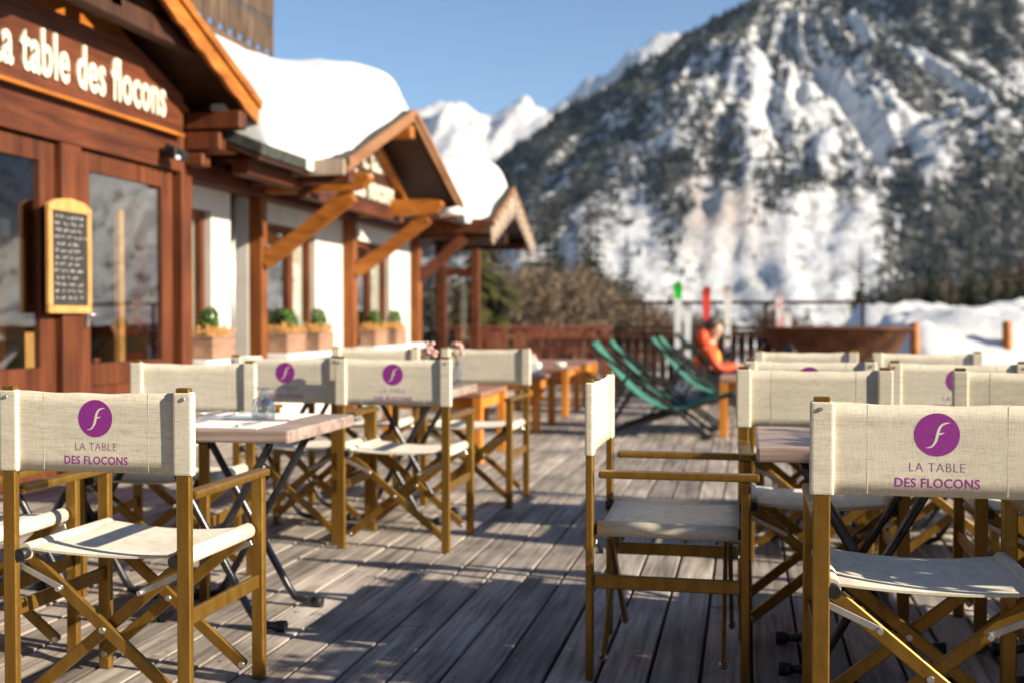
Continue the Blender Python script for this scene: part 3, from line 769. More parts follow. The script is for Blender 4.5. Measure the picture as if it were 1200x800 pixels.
def window(y0, y1, mull, curtains):
    z0, z1 = .742, 1.968; xf = WX-.06
    f = MB(); t = .07
    f.b2(xf-.06, xf, y0+.002, y0+t, z0, z1); f.b2(xf-.06, xf, y1-t, y1-.002, z0, z1)
    f.b2(xf-.06, xf, y0+t, y1-t, z0, z0+t); f.b2(xf-.06, xf, y0+t, y1-t, z1-t, z1)
    for q in mull: f.b2(xf-.055, xf+.004, q-.06, q+.06, z0+t, z1-t)
    fo = obj('window', f, M['red'], ch)
    obj('pane', MB().b2(xf-.034, xf-.028, y0+t-.01, y1-t+.01, z0+t-.01, z1-t+.01), M['glass'], fo)
    for c0, c1 in curtains:
        bm = bmesh.new(); n = 40
        a = []; 
        for i in range(n+1):
            y = c0+(c1-c0)*i/n; x = xf-.075+.018*math.sin(i*1.1)+.008*math.sin(i*2.7)
            a.append((bm.verts.new((x, y, z0)), bm.verts.new((x, y, z1))))
        for i in range(n):
            q = bm.faces.new((a[i][0], a[i+1][0], a[i+1][1], a[i][1])); q.smooth = True
        obj('curtain', bm, M['curtain'], fo)
window(8.36, 9.05, [], [(8.42, 8.98)])
window(10.0, 11.46, [10.92], [(11.0, 11.40), (10.06, 10.2)])
window(12.58, 14.04, [13.40], [(13.48, 13.98), (12.64, 12.75)])
# room behind
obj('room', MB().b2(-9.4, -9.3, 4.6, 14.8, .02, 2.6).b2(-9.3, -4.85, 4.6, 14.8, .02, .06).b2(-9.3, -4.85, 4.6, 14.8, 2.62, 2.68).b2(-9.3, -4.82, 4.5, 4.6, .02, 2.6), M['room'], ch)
# posts and beams in front of the wall
for y in (9.86, 12.36, 15.0):
    obj('post', MB().b2(WX+.003, WX+.13, y-.065, y+.065, 0, 2.158, .006), M['post'], ch)
obj('wall_beam', MB().b2(WX+.004, WX+.16, 8.34, 15.1, 2.16, 2.32, .005), M['redh'], ch)
obj('eave_beam', MB().b2(-4.02, -3.88, 8.45, 9.6, 2.20, 2.32, .005), M['redh'], ch)
def brace(y, x1=-3.52, z0=1.58, z1=2.18, m='orange'):
    n = 12; up = []; lo = []
    for i in range(n+1):
        t = i/n; px_ = WX+.13+(x1-WX-.13)*t; pz = z0+(z1-z0)*t - .035*math.sin(math.pi*t)
        up.append((px_-.045, pz+.062)); lo.append((px_+.045, pz-.062+.03*math.sin(math.pi*t)))
    obj('brace', MB().prism(up+lo[::-1], 'y', y-.045, y+.045), M[m], ch)
    # shaped end of the cantilever beam
    obj('cantilever', MB().prism([(WX+.17,2.20), (-3.55,2.20), (-3.40,2.24), (-3.33,2.31), (-3.36,2.36), (-3.5,2.38), (WX+.17,2.38)], 'y', y-.07, y+.07), M[m], ch)
for y in (9.86, 12.36): brace(y)
brace(15.0, -3.75, 1.62, 2.15, 'red')

def gable(yr, hr, y0, y1, he, xf, xb, barge, scallop, bmat='orangey', name='gable', th=.07):
    """gable roof facing +X: ridge at yr"""
    r = obj('gable_roof', MB().slab((xf, y0, he), (xf, yr, hr), (xb, yr, hr), (xb, y0, he), th).slab((xf, yr, hr), (xf, y1, he), (xb, y1, he), (xb, yr, hr), th), M['shingle'], ch)
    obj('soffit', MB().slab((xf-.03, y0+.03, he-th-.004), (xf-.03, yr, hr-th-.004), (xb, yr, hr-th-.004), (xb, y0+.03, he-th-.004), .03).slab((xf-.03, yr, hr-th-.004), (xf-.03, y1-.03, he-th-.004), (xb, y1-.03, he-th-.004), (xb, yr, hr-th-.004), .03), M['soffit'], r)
    for ye in (y0, y1):
        d = 1 if ye > yr else -1
        def at(t, dz): return (yr+(ye-yr)*t, hr+(he-hr)*t+dz)
        n = 26 if scallop else 1
        up = [at(i/n, -.045) for i in range(n+1)]
        lo = []
        for i in range(n+1):
            t = i/n
            lo.append(at(t, -.045-barge + (.03*abs(math.sin(t*math.pi*9)) if scallop else 0)))
        mb = MB().prism(up+lo[::-1], 'x', xf+.002, xf+.035)
        obj('bargeboard', mb, M[bmat], r)
        # upper trim strip proud of the board
        obj('rake_trim', MB().prism([at(0,.012), at(1.0,.012), at(1.0,-.055), at(0,-.055)], 'x', xf+.037, xf+.06), M[bmat], r)
    # purlins along X
    for t, s in ((0, .13), (.92, .13)):
        for d in ((1,) if t == 0 else (-1, 1)):
            ye = y1 if d > 0 else y0
            yy = yr+(ye-yr)*t; zz = hr+(he-hr)*t - th - .10 - (.02 if t else .06)
            obj('purlin', MB().box(((xf-.05+WX)/2, yy, zz), (abs(WX-xf)-.05+.14, s, s), None, .008), M['orange'] if t == 0 else M['redh'], r)
    return r
# near porch
PXF = -4.3
gable(6.65, 3.52, 4.15, 9.15, 2.55, -3.86, -8.2, .17, True)
p = thing('x', (0,0,0), None, None); bpy.data.objects.remove(p)
fr = MB()
fr.b2(PXF-.16, PXF, 8.165, 8.33, 0, 2.5, .006)     # corner post
obj('post', fr, M['red'], ch)
obj('post', MB().b2(PXF-.16, PXF, 6.585, 6.80, 0, 2.185, .006), M['red'], ch)
obj('post', MB().b2(PXF-.16, PXF, 4.9, 5.1, 0, 2.5, .006), M['red'], ch)
obj('lintel', MB().b2(PXF-.16, PXF-.004, 5.1, 8.163, 2.19, 2.50, .004), M['redh'], ch)
tri = [(4.9,2.502), (8.33,2.502), (8.33,2.70), (6.65,3.36), (4.9,2.70)]
obj('gable_wall', MB().prism(tri, 'x', PXF-.14, PXF-.02), M['orangey'], ch)
obj('tie_beam', MB().box((PXF+.30, 6.65, 3.05), (.10, 3.1, .14), None, .006).box((PXF+.30, 6.65, 3.2), (.10,.12,.28)), M['dark'], ch)
obj('side_wall', MB().b2(-8.0, PXF-.162, 8.20, 8.33, 0, 2.6), M['redh'], ch)
for z0, z1, x1 in ((2.52,2.66,-3.83), (2.36,2.50,-4.0), (2.24,2.34,-4.14)):
    obj('bracket', MB().b2(PXF+.003, x1, 8.20, 8.325, z0, z1, .012), M['red'], ch)
obj('bracket', MB().b2(PXF-.1, PXF+.2, 8.335, 8.75, 2.40, 2.52, .012), M['orange'], ch)
def door(y0, y1, name='door'):
    x = PXF-.05; f = MB(); s = .16
    f.b2(x-.05, x, y0, y0+s, .02, 2.18, .003); f.b2(x-.05, x, y1-s, y1, .02, 2.18, .003)
    f.b2(x-.049, x-.001, y0+s, y1-s, .02, .17); f.b2(x-.049, x-.001, y0+s, y1-s, .60, .75); f.b2(x-.049, x-.001, y0+s, y1-s, 2.05, 2.18)
    f.b2(x-.04, x-.015, y0+s, y1-s, .171, .599)
    d = obj(name, f, M['red'], ch)
    obj('pane', MB().b2(x-.028, x-.02, y0+s-.01, y1-s+.01, .74, 2.06), M['glass'], d)
    return d
d1 = door(6.81, 8.10); d2 = door(5.3, 6.575)
obj('handle', MB().bar((PXF-.03, 6.9, 1.0), (PXF-.03, 6.9, 1.16), .02, .02).tube([(PXF-.048, 6.9, 1.08), (PXF+.0, 6.9, 1.08), (PXF+.01, 6.98, 1.08)], .009), M['steel'], d1)
# things standing inside the porch, seen through its glass
obj('inner_door', MB().b2(-4.76, -4.71, 7.95, 8.18, .06, 2.0, .004), M['palewood'], ch)
obj('inner_panel', MB().b2(-4.86, -4.82, 6.72, 6.93, .06, 1.6), M['palewood'], ch)
obj('inner_panel', MB().b2(-5.1, -5.06, 7.02, 7.12, .06, 1.75), M['curtain'], ch)
obj('counter', MB().b2(-5.6, -5.1, 5.2, 8.1, .06, .95), M['palewood'], ch)
# main roof
m = MB()
def rs(x0, y0, y1): m.slab((x0, y0, 2.42+(-3.7-x0)*.4), (x0, y1, 2.42+(-3.7-x0)*.4), (-8.0, y1, 4.14), (-8.0, y0, 4.14), .09)
rs(-3.7, 8.3, 9.44); rs(-5.0, 9.445, 13.355); rs(-3.7, 13.36, 15.05)
obj('roof', m, M['shingle'], ch)
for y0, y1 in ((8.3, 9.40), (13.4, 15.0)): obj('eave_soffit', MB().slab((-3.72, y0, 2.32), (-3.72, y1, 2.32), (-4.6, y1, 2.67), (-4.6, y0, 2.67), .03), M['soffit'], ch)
# middle gable with sign, far gable with carved boards
g2 = gable(11.4, 3.21, 9.38, 13.42, 2.43, -3.42, -6.4, .07, False, 'rake2')
g3 = gable(16.5, 2.97, 15.02, 18.0, 2.33, -3.42, -9.0, .07, False, 'rake2')
# silvered eave boards on the near side of both gables
obj('fascia', MB().b2(-4.7, -3.40, 9.33, 9.37, 2.29, 2.425, .003), M['greywood'], g2)
obj('fascia', MB().b2(-4.7, -3.40, 14.97, 15.01, 2.20, 2.325, .003), M['greywood'], g3)
obj('gable_beam', MB().b2(-4.0, -3.90, 9.75, 12.7, 2.15, 2.25, .005), M['redh'], g2)
obj('gable_struts', MB().bar((-3.9, 12.75, 2.40), (-3.9, 11.5, 2.98), .07, .09, (1,0,0)), M['orange'], g2)
# fretwork of the far gable
fw = MB()
for i in range(13):
    t = i/12; y = 15.06+2.88*t; zt = 2.97-.64*abs(y-16.5)/1.5-.10
    L = .34*(1-.35*abs(2*t-1))
    fw.prism([(y-.105, zt+.03), (y+.105, zt+.03), (y+.105, zt-L*.45), (y+.06, zt-L*.6), (y+.09, zt-L*.75), (y, zt-L), (y-.09, zt-L*.75), (y-.06, zt-L*.6), (y-.105, zt-L*.45)], 'x', -3.378+.001*(i%2), -3.355+.001*(i%2))
obj('fretwork', fw, M['greywood'], g3)
obj('porch_post', MB().b2(-4.6, -4.44, 16.55, 16.72, 0, 2.45, .006), M['redh'], g3)
obj('porch_beam', MB().b2(-4.6, -3.5, 16.5, 16.62, 2.15, 2.30), M['soffit'], g3)
# upper storey with balcony far back
obj('upper_wall', MB().b2(-12, -8.0, 3.0, 14.6, 2.7, 9.0), M['redh'], ch)
bal = obj('balcony', MB().b2(-8.0, -6.45, 4.0, 14.85, 4.52, 4.66).b2(-6.56, -6.46, 4.0, 14.85, 5.62, 5.72), M['balwood'], ch)
for k in range(62):
    y = 6.2+k*.1405
    pr = [(y-.06, 4.72-.06*(k%2)), (y+.06, 4.72-.06*(k%2)), (y+.06, 5.0), (y+.03, 5.1), (y+.06, 5.2), (y+.06, 5.61), (y-.06, 5.61), (y-.06, 5.2), (y-.03, 5.1), (y-.06, 5.0)]
    obj('balcony_board', MB().prism(pr, 'x', -6.445, -6.42), M['balwood'], bal)
obj('balcony_beam', MB().b2(-6.6, -6.46, 4.0, 14.8, 4.22, 4.515), M['dark'], bal)

wg = thing('sky_blocking_wing', (-3, -5.5, 0), 'unseen dark timber wing added behind the viewpoint to block sky light', 'unseen light blocker')  # added out of view to cut sky light and deepen the shadows
obj('wall', MB().b2(-13, 4.0, -6.0, -5.0, 0, 7.2), M['redh'], wg)
obj('roof', MB().slab((-13.5, -4.0, 7.0), (-13.5, -12, 10.5), (4.6, -12, 10.5), (4.6, -4.0, 7.0), .25), M['shingle'], wg)
# signs, menu board, lamps
def sign(name, loc, poly, x0, x1, lines, lab, m):
    r = thing(name, loc, lab, 'sign')
    obj('board', MB().prism(poly, 'x', x0, x1), m, r)
    for body, size, y, z, sx, bold in lines:
        me = text_mesh('lettering', body, size, bold, sx, .008, spacing=1.05)
        me.transform(Matrix.Translation(Vector((x1+.008, y, z))-Vector(loc)) @ Matrix(((0,0,1,0),(1,0,0,0),(0,1,0,0),(0,0,0,1))))
        mesh_obj('lettering', me, M['signwhite'], r)
    return r
s1 = sign('shop_sign', (PXF, 6.65, 2.46), [(5.2,2.47), (8.09,2.47), (8.09,2.76), (7.45,2.98), (5.85,2.98), (5.2,2.76)], PXF+.002, PXF+.05,
     [('La table des flocons', .40, 6.79, 2.555, .60, .008)], 'long brown sign board with cream lettering over the glass doors', M['redh'])
obj('edge_trim', MB().b2(PXF+.02, PXF+.065, 5.2, 8.09, 2.445, 2.468), M['orangey'], s1)
sign('shop_sign', (-3.95, 11.4, 2.25), [(9.9,2.26), (12.78,2.26), (12.78,2.42), (11.62,3.0), (11.2,3.0), (9.9,2.42)], -3.99, -3.95,
     [('la table', .36, 11.80, 2.64, .76, .009), ('des flocons', .36, 11.74, 2.33, .80, .010)], 'brown sign board with two lines of cream lettering inside the middle gable', M['dark'])
mn = thing('menu_board', (PXF, 6.56, 1.10), 'chalkboard menu in pale arched wooden frame hanging by the glass door', 'menu board')
x = PXF+.005
obj('frame', MB().b2(x, x+.03, 6.385, 6.423, 1.14, 1.74, .004).b2(x, x+.03, 6.817, 6.855, 1.14, 1.74, .004).b2(x, x+.03, 6.385, 6.855, 1.09, 1.138, .004)
    .prism([(6.385,1.742), (6.855,1.742), (6.855,1.775), (6.775,1.81), (6.620,1.828), (6.465,1.81), (6.385,1.775)], 'x', x, x+.03), M['palewood'], mn)
obj('slate', MB().b2(x, x+.02, 6.424, 6.816, 1.139, 1.741), M['slate'], mn)
for k in range(13):
    wr = MB()
    z = 1.705-k*.043; y = 6.445+random.uniform(0,.03); end = 6.795-random.uniform(0,.12)
    while y < end:
        L = random.uniform(.03,.07); pts = []
        n = int(L/.006)
        for i in range(n): pts.append((x+.0225, y+i*.006, z+random.uniform(-.009,.009)))
        if len(pts) > 1: wr.tube(pts, .0022, 4)
        y += L+random.uniform(.008,.03)
    obj('chalk_lettering', wr, M['chalk'], mn)
lp = thing('wall_lamp', (PXF+.03, 7.86, 2.30), 'small black spotlight under the sign board', 'lamp')
obj('body', MB().box((.05,0,.0), (.10,.11,.09), Matrix.Rotation(R(25),3,'Y'), .008), M['black'], lp, False)
obj('lens', MB().blob((.085,0,-.045), (.03,.03,.02), 2), M['white'], lp, False)
obj('flap', MB().box((.09,.075,-.02), (.09,.008,.08), Matrix.Rotation(R(30),3,'Z')).box((.09,-.075,-.02), (.09,.008,.08), Matrix.Rotation(R(-30),3,'Z')), M['black'], lp, False)
lp2 = thing('security_light', (-4.1, 8.42, 2.74), 'small white box light under the near eave', 'lamp')
obj('case', MB().box((0,0,0), (.12,.12,.10), None, .01), M['white'], lp2, False)
obj('bracket', MB().box((-.1,0,0), (.10,.04,.03)), M['steel'], lp2, False)
lp3 = thing('floodlight', (-3.36, 12.75, 2.26), 'white tubular floodlight under the middle gable', 'lamp')
obj('tube', MB().cyl((-.12,0,0), (.12,0,.03), .045, n=14), M['white'], lp3, False)
obj('bracket', MB().box((-.16,0,.02), (.10,.03,.06)), M['steel'], lp3, False)
lp4 = thing('lantern', (-3.95, 8.78, 2.42), 'small white pointed lantern at the corner of near gable', 'lamp')
obj('shade', MB().cyl((0,0,-.06), (0,0,.06), .012, .05, n=10), M['white'], lp4, False)
obj('hook', MB().cyl((0,0,.06), (0,0,.14), .006, n=6), M['black'], lp4, False)

# planters on the sills
def planter(y, L, lab, ball, x=-4.36):
    r = thing('planter', (x, y, .722), lab, 'planter', 'window sill planters')
    b = MB(); w_ = .11
    b.box((0,0,.085), (.2, L, .17), None, .006); b.box((0,0,.175), (.215, L+.015, .018), None, .003)
    obj('box', b, M['planter'], r, False)
    f = MB()
    for k in range(520):
        c = Vector((random.uniform(-.1,.1), random.uniform(-L/2,L/2)*1.04, .185+abs(random.gauss(0,.032))))
        v = Vector((random.gauss(0,.6), random.gauss(0,.6), 1)).normalized(); t1 = v.orthogonal().normalized(); q = random.uniform(.004,.009)
        f.quad(c-t1*q, c+t1*q, c+v*q*4+t1*q*.4, c+v*q*4-t1*q*.4)
    obj('heather', f, M['dry'], r, False)
    g_ = MB(); R_ = random.uniform(.070,.092); ex_ = random.uniform(1.0,1.4); sd_ = random.random()*9
    for k in range(420):
        v = Vector((random.gauss(0,1), random.gauss(0,1), random.gauss(0,1))).normalized()*R_*random.uniform(.75,1.08)
        v *= 1+.35*noise.noise(v*22+Vector((sd_,0,0))); c = Vector((0, ball, .31)) + Vector((v.x, v.y, v.z*ex_))
        t1 = v.orthogonal().normalized(); t1 = Matrix.Rotation(random.random()*6.28, 3, v.normalized()) @ t1; t2 = v.normalized().cross(t1)*.5 + v.normalized()*random.uniform(-.3,.6)
        s = random.uniform(.010,.018)
        g_.quad(c-t1*s-t2*s, c+t1*s-t2*s, c+t1*s+t2*s, c-t1*s+t2*s)
    obj('topiary', g_, M['leaf'], r, False)
planter(8.80, .42, 'wooden planter with green ball shrub beside the glass porch', -.08)
planter(10.36, .46, 'wooden planter below first large window, left of its mullion', .0)
planter(11.16, .42, 'wooden planter below first large window, right of its mullion', .02)
planter(12.98, .46, 'wooden planter under the second large window, left of its mullion', .0)
planter(13.78, .44, 'wooden planter under the second large window, next to white pillar', .0)
# glazed wind screen frame at the end of the house
ws = thing('wind_screen', (-4.1, 16.1, 0), 'wooden framed glass wind screen standing at the end of the chalet', 'wind screen')
obj('frame', MB().b2(-4.42, -4.30, 16.05, 16.15, 0, 1.88, .005).b2(-3.92, -3.80, 16.05, 16.15, 0, 2.05, .005).b2(-4.30, -3.92, 16.06, 16.14, 1.66, 1.78).b2(-4.30, -3.92, 16.06, 16.14, .50, .60), M['redh'], ws)
obj('pane', MB().b2(-4.31, -3.91, 16.095, 16.105, .59, 1.67), M['glass'], ws)

# ------------------------------------------------------------------ snow on the roofs
def roof_z(x, y):
    z = 2.42 + (-3.7-x)*.40 if x < -3.7 else 2.42
    z = max(z, 3.21-.386*abs(y-11.4)) if abs(y-11.4) < 2.02 else z
    z = max(z, 2.97-.43*abs(y-16.5)) if abs(y-16.5) < 1.5 else z
    return z
def snowcap(y0, y1, lab, thick, ridge):
    bm = bmesh.new(); ny, nx = 70, 50; G = []; xb = -7.9
    for j in range(ny+1):
        y = y0+(y1-y0)*j/ny; row = []
        for i in range(nx+1):
            def front(y):
                in2 = abs(y-11.4) < 1.95; in3 = abs(y-16.5) < 1.45
                return -3.50 if (in2 or in3) else -3.74
            yy = y
            xf = sum(front(y+d*.12) for d in (-2,-1,0,1,2))/5 + .05*noise.noise(Vector((y*1.3, 2.2, 0)))
            u = i/nx; x = xf + (xb-xf)*u**1.6
            de = min((xf-x), (y-y0)*1.0, (y1-y)*1.0); rr = .55
            e = math.sqrt(max(0, 1-(1-min(1, de/rr))**2))
            # average the roof below so that the blanket is smoother than the roof
            base = sum(roof_z(x+a, y+b) for a in (-.3,0,.3) for b in (-.6,-.3,0,.3,.6))/15
            t = thick*(.85+.25*noise.noise(Vector((x*.5, y*.5, 1.7))))
            z = max(roof_z(x, y)+.004, roof_z(x,y)*(1-e) + (base+t)*e)
            z += (.014*noise.noise(Vector((x*5, y*5, 0)))+.05*noise.noise(Vector((x*1.7, y*1.7, 4))))*e
            row.append(bm.verts.new((x, y, z)))
        G.append(row)
    for j in range(ny):
        for i in range(nx):
            f = bm.faces.new((G[j][i], G[j+1][i], G[j+1][i+1], G[j][i+1])); f.smooth = True
    # underside skirt
    ring = [G[0][i] for i in range(nx+1)] + [G[j][nx] for j in range(1, ny+1)] + [G[ny][i] for i in range(nx-1, -1, -1)] + [G[j][0] for j in range(ny-1, 0, -1)]
    low = [bm.verts.new((v.co.x, v.co.y, v.co.z-.10)) for v in ring]
    for k in range(len(ring)): bm.faces.new((ring[k], low[k], low[(k+1)%len(ring)], ring[(k+1)%len(ring)]))
    o = obj('roof_snow', bm, M['roofsnow']); tag(o, lab, 'snow', None, 'stuff')
snowcap(8.5, 11.55, 'thick rounded snow blanket on the roof left of the middle gable', .80, 1)
snowcap(11.45, 16.75, 'snow blanket on the roof between middle and far gables', .66, 2)

# ------------------------------------------------------------------ deck
m = MB(); pitch = .1505
x = -6.0; 
while x < 6.0:
    y = -3.0 - random.uniform(0, 3.0)
    while y < RY+.6:
        L = random.choice((2.4, 3.0, 3.6, 4.2))
        m.box((x+pitch/2, y+L/2, -.017+random.uniform(-.0012,.0012)), (pitch-.0115, L-.007, .034), None, .003)
        y += L
    x += pitch
m.mi = 1
for xi in range(28, 52):
    xx = -6.0+pitch*xi
    for yj in range(0, 9):
        for dx in (.035, .11): m.box((xx+dx, 2.65+yj*.6+random.uniform(-.012,.012), .0006), (.009,.009,.0012), Matrix.Rotation(.78,3,'Z'))
dk = obj('deck', m, [M['deck'], M['tube']]); dk['kind'] = 'structure'
sb = obj('deck_substructure', MB().b2(-6, 6, -5, RY+.5, -.30, -.06), M['dark']); sb['kind'] = 'structure'

# ------------------------------------------------------------------ terrain
fwd = Vector((-math.sin(YAW), math.cos(YAW), 0)); rgt = Vector((math.cos(YAW), math.sin(YAW), 0))
def W(d, l, z=0): 
    v = fwd*d + rgt*l; return Vector((v.x, v.y, z))
def gz(x, y):
    d = math.hypot(x, y)
    t = min(1, max(0, (d-20)/70)); t = t*t*(3-2*t)
    return -.6 - 6.4*t
bm = bmesh.new(); rings = [0, 6, 12, 18, 24, 30, 40, 52, 66, 85, 110, 150, 220, 350, 600, 1000, 2000, 4000, 6500, 8900]; n = 64; prev = None
for r in rings:
    if r == 0: cur = [bm.verts.new((0,0,gz(0,0)))]
    else: cur = [bm.verts.new((r*math.cos(2*math.pi*k/n), r*math.sin(2*math.pi*k/n), gz(r,0))) for k in range(n)]
    if prev:
        for k in range(n):
            if len(prev) == 1: f = bm.faces.new((prev[0], cur[k], cur[(k+1)%n]))
            else: f = bm.faces.new((prev[k], cur[k], cur[(k+1)%n], prev[(k+1)%n]))
            f.smooth = True
    prev = cur
gr = obj('ground', bm, M['snow']); gr['kind'] = 'structure'
# snow bank at right
bm = bmesh.new(); G = []
for i in range(141):
    row = []
    for j in range(101):
        l = 3.6 + i*.235; d = 13.3 + j*.29
        v = W(d, l)
        edge = min(1, max(0, (d-13.4)/6.0)); side = min(1, max(0, (l/d-.245-.075*(1-min(1, max(0, (d-16)/5))))/.07)); back = min(1, max(0, (42-d)/9)); fr_ = min(1, max(0,(36-l)/8))
        sm = lambda t: t*t*(3-2*t)
        h = 2.45*sm(edge)*sm(side)**.8*sm(back)*sm(fr_) - 1.35
        h += (.25*noise.noise(v*.3)+.34*noise.noise(v*.85)+.26*abs(noise.noise(v*1.9))+.10*noise.noise(v*4.5))*sm(edge)
        h = max(h, -1.4)
        row.append(bm.verts.new((v.x, v.y, h)))
    G.append(row)
for i in range(140):
    for j in range(100):
        f = bm.faces.new((G[i][j], G[i+1][j], G[i+1][j+1], G[i][j+1])); f.smooth = True
sbk = obj('snow_bank', bm, M['roofsnow']); sbk['kind'] = 'structure'
def fpost(px, d, ztop, zbot, rad, lab):
    v = W(d, (px-600)/1333*d)
    r = obj('fence_post', MB().lathe([(rad,0), (rad*1.02,(ztop-zbot)*.5), (rad*.98,(ztop-zbot)-.02), (rad*.8,ztop-zbot)], n=14), M['orange'])
    r.location = (v.x, v.y, zbot); r.rotation_euler = (R(2), R(-2), 0)
    tag(r, lab, 'fence post', 'short wooden posts in the snow bank')
fpost(1076, 17.0, .98, -.9, .075, 'short wooden post in the snow, left one next to the parapet')
fpost(1184, 17.6, 1.0, -.9, .075, 'short wooden post in the snow at the right picture edge')

# mountain: cone with gullies and ribs; woods, cliff and snow told apart by a per-vertex attribute
def mountain_mat(name, forest=True, cliff=True):
    m, nt, b = mat(name)
    tc = N(nt, 'ShaderNodeTexCoord')
    at = N(nt, 'ShaderNodeAttribute', attribute_name='woods'); ac = N(nt, 'ShaderNodeAttribute', attribute_name='cliff')
    n1 = N(nt, 'ShaderNodeTexNoise', i_Scale=.05, i_Detail=6.0, i_Roughness=.72); nt.links.new(tc.outputs['Object'], n1.inputs['Vector'])
    add = N(nt, 'ShaderNodeMath', operation='ADD'); amp_ = N(nt, 'ShaderNodeMath', operation='MULTIPLY_ADD'); amp_.inputs[1].default_value = 2.0; amp_.inputs[2].default_value = -.5; nt.links.new(n1.outputs['Fac'], amp_.inputs[0])
    nt.links.new(at.outputs['Fac'], add.inputs[0]); nt.links.new(amp_.outputs[0], add.inputs[1])
    mr = N(nt, 'ShaderNodeMapRange'); mr.inputs['From Min'].default_value = .98; mr.inputs['From Max'].default_value = 1.12
    nt.links.new(add.outputs[0], mr.inputs['Value'])
    n2 = N(nt, 'ShaderNodeTexNoise', i_Scale=.07, i_Detail=5.0, i_Roughness=.7); nt.links.new(tc.outputs['Object'], n2.inputs['Vector'])
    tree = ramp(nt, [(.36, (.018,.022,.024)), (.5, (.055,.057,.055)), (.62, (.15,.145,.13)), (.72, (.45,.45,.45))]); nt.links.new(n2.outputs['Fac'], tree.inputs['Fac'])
    mc = N(nt, 'ShaderNodeMix', data_type='RGBA'); mc.inputs[7].default_value = (.44,.35,.29,1)
    mps = N(nt, 'ShaderNodeMapping'); mps.inputs['Scale'].default_value = (.05,.05,.012); nt.links.new(tc.outputs['Object'], mps.inputs['Vector'])
    ns = N(nt, 'ShaderNodeTexNoise', i_Scale=1.0, i_Detail=7.0, i_Roughness=.72); nt.links.new(mps.outputs[0], ns.inputs['Vector'])
    sr = ramp(nt, [(.40, (.70,.71,.73)), (.53, (.60,.60,.60)), (.60, (.40,.38,.36)), (.70, (.24,.22,.20))]); nt.links.new(ns.outputs['Fac'], sr.inputs['Fac']); nt.links.new(sr.outputs[0], mc.inputs[6])
    n3 = N(nt, 'ShaderNodeTexNoise', i_Scale=.02, i_Detail=6.0); nt.links.new(tc.outputs['Object'], n3.inputs['Vector'])
    mcf = N(nt, 'ShaderNodeMath', operation='MULTIPLY'); nt.links.new(ac.outputs['Fac'], mcf.inputs[0]); nt.links.new(n3.outputs['Fac'], mcf.inputs[1])
    nt.links.new(mcf.outputs[0], mc.inputs[0])
    mx = N(nt, 'ShaderNodeMix', data_type='RGBA'); nt.links.new(mr.outputs[0], mx.inputs[0]); nt.links.new(mc.outputs[2], mx.inputs[6]); nt.links.new(tree.outputs[0], mx.inputs[7])
    nt.links.new(mx.outputs[2], b.inputs['Base Color']); b.inputs['Roughness'].default_value = .9; b.inputs['Specular IOR Level'].default_value = .1
    bp = N(nt, 'ShaderNodeBump'); bp.inputs['Strength'].default_value = 1.0; bp.inputs['Distance'].default_value = 10
    nt.links.new(n1.outputs['Fac'], bp.inputs['Height']); nt.links.new(bp.outputs[0], b.inputs['Normal'])
    return m
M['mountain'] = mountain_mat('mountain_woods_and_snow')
def sstep(a, b, x):
    t = min(1, max(0, (x-a)/(b-a))); return t*t*(3-2*t)
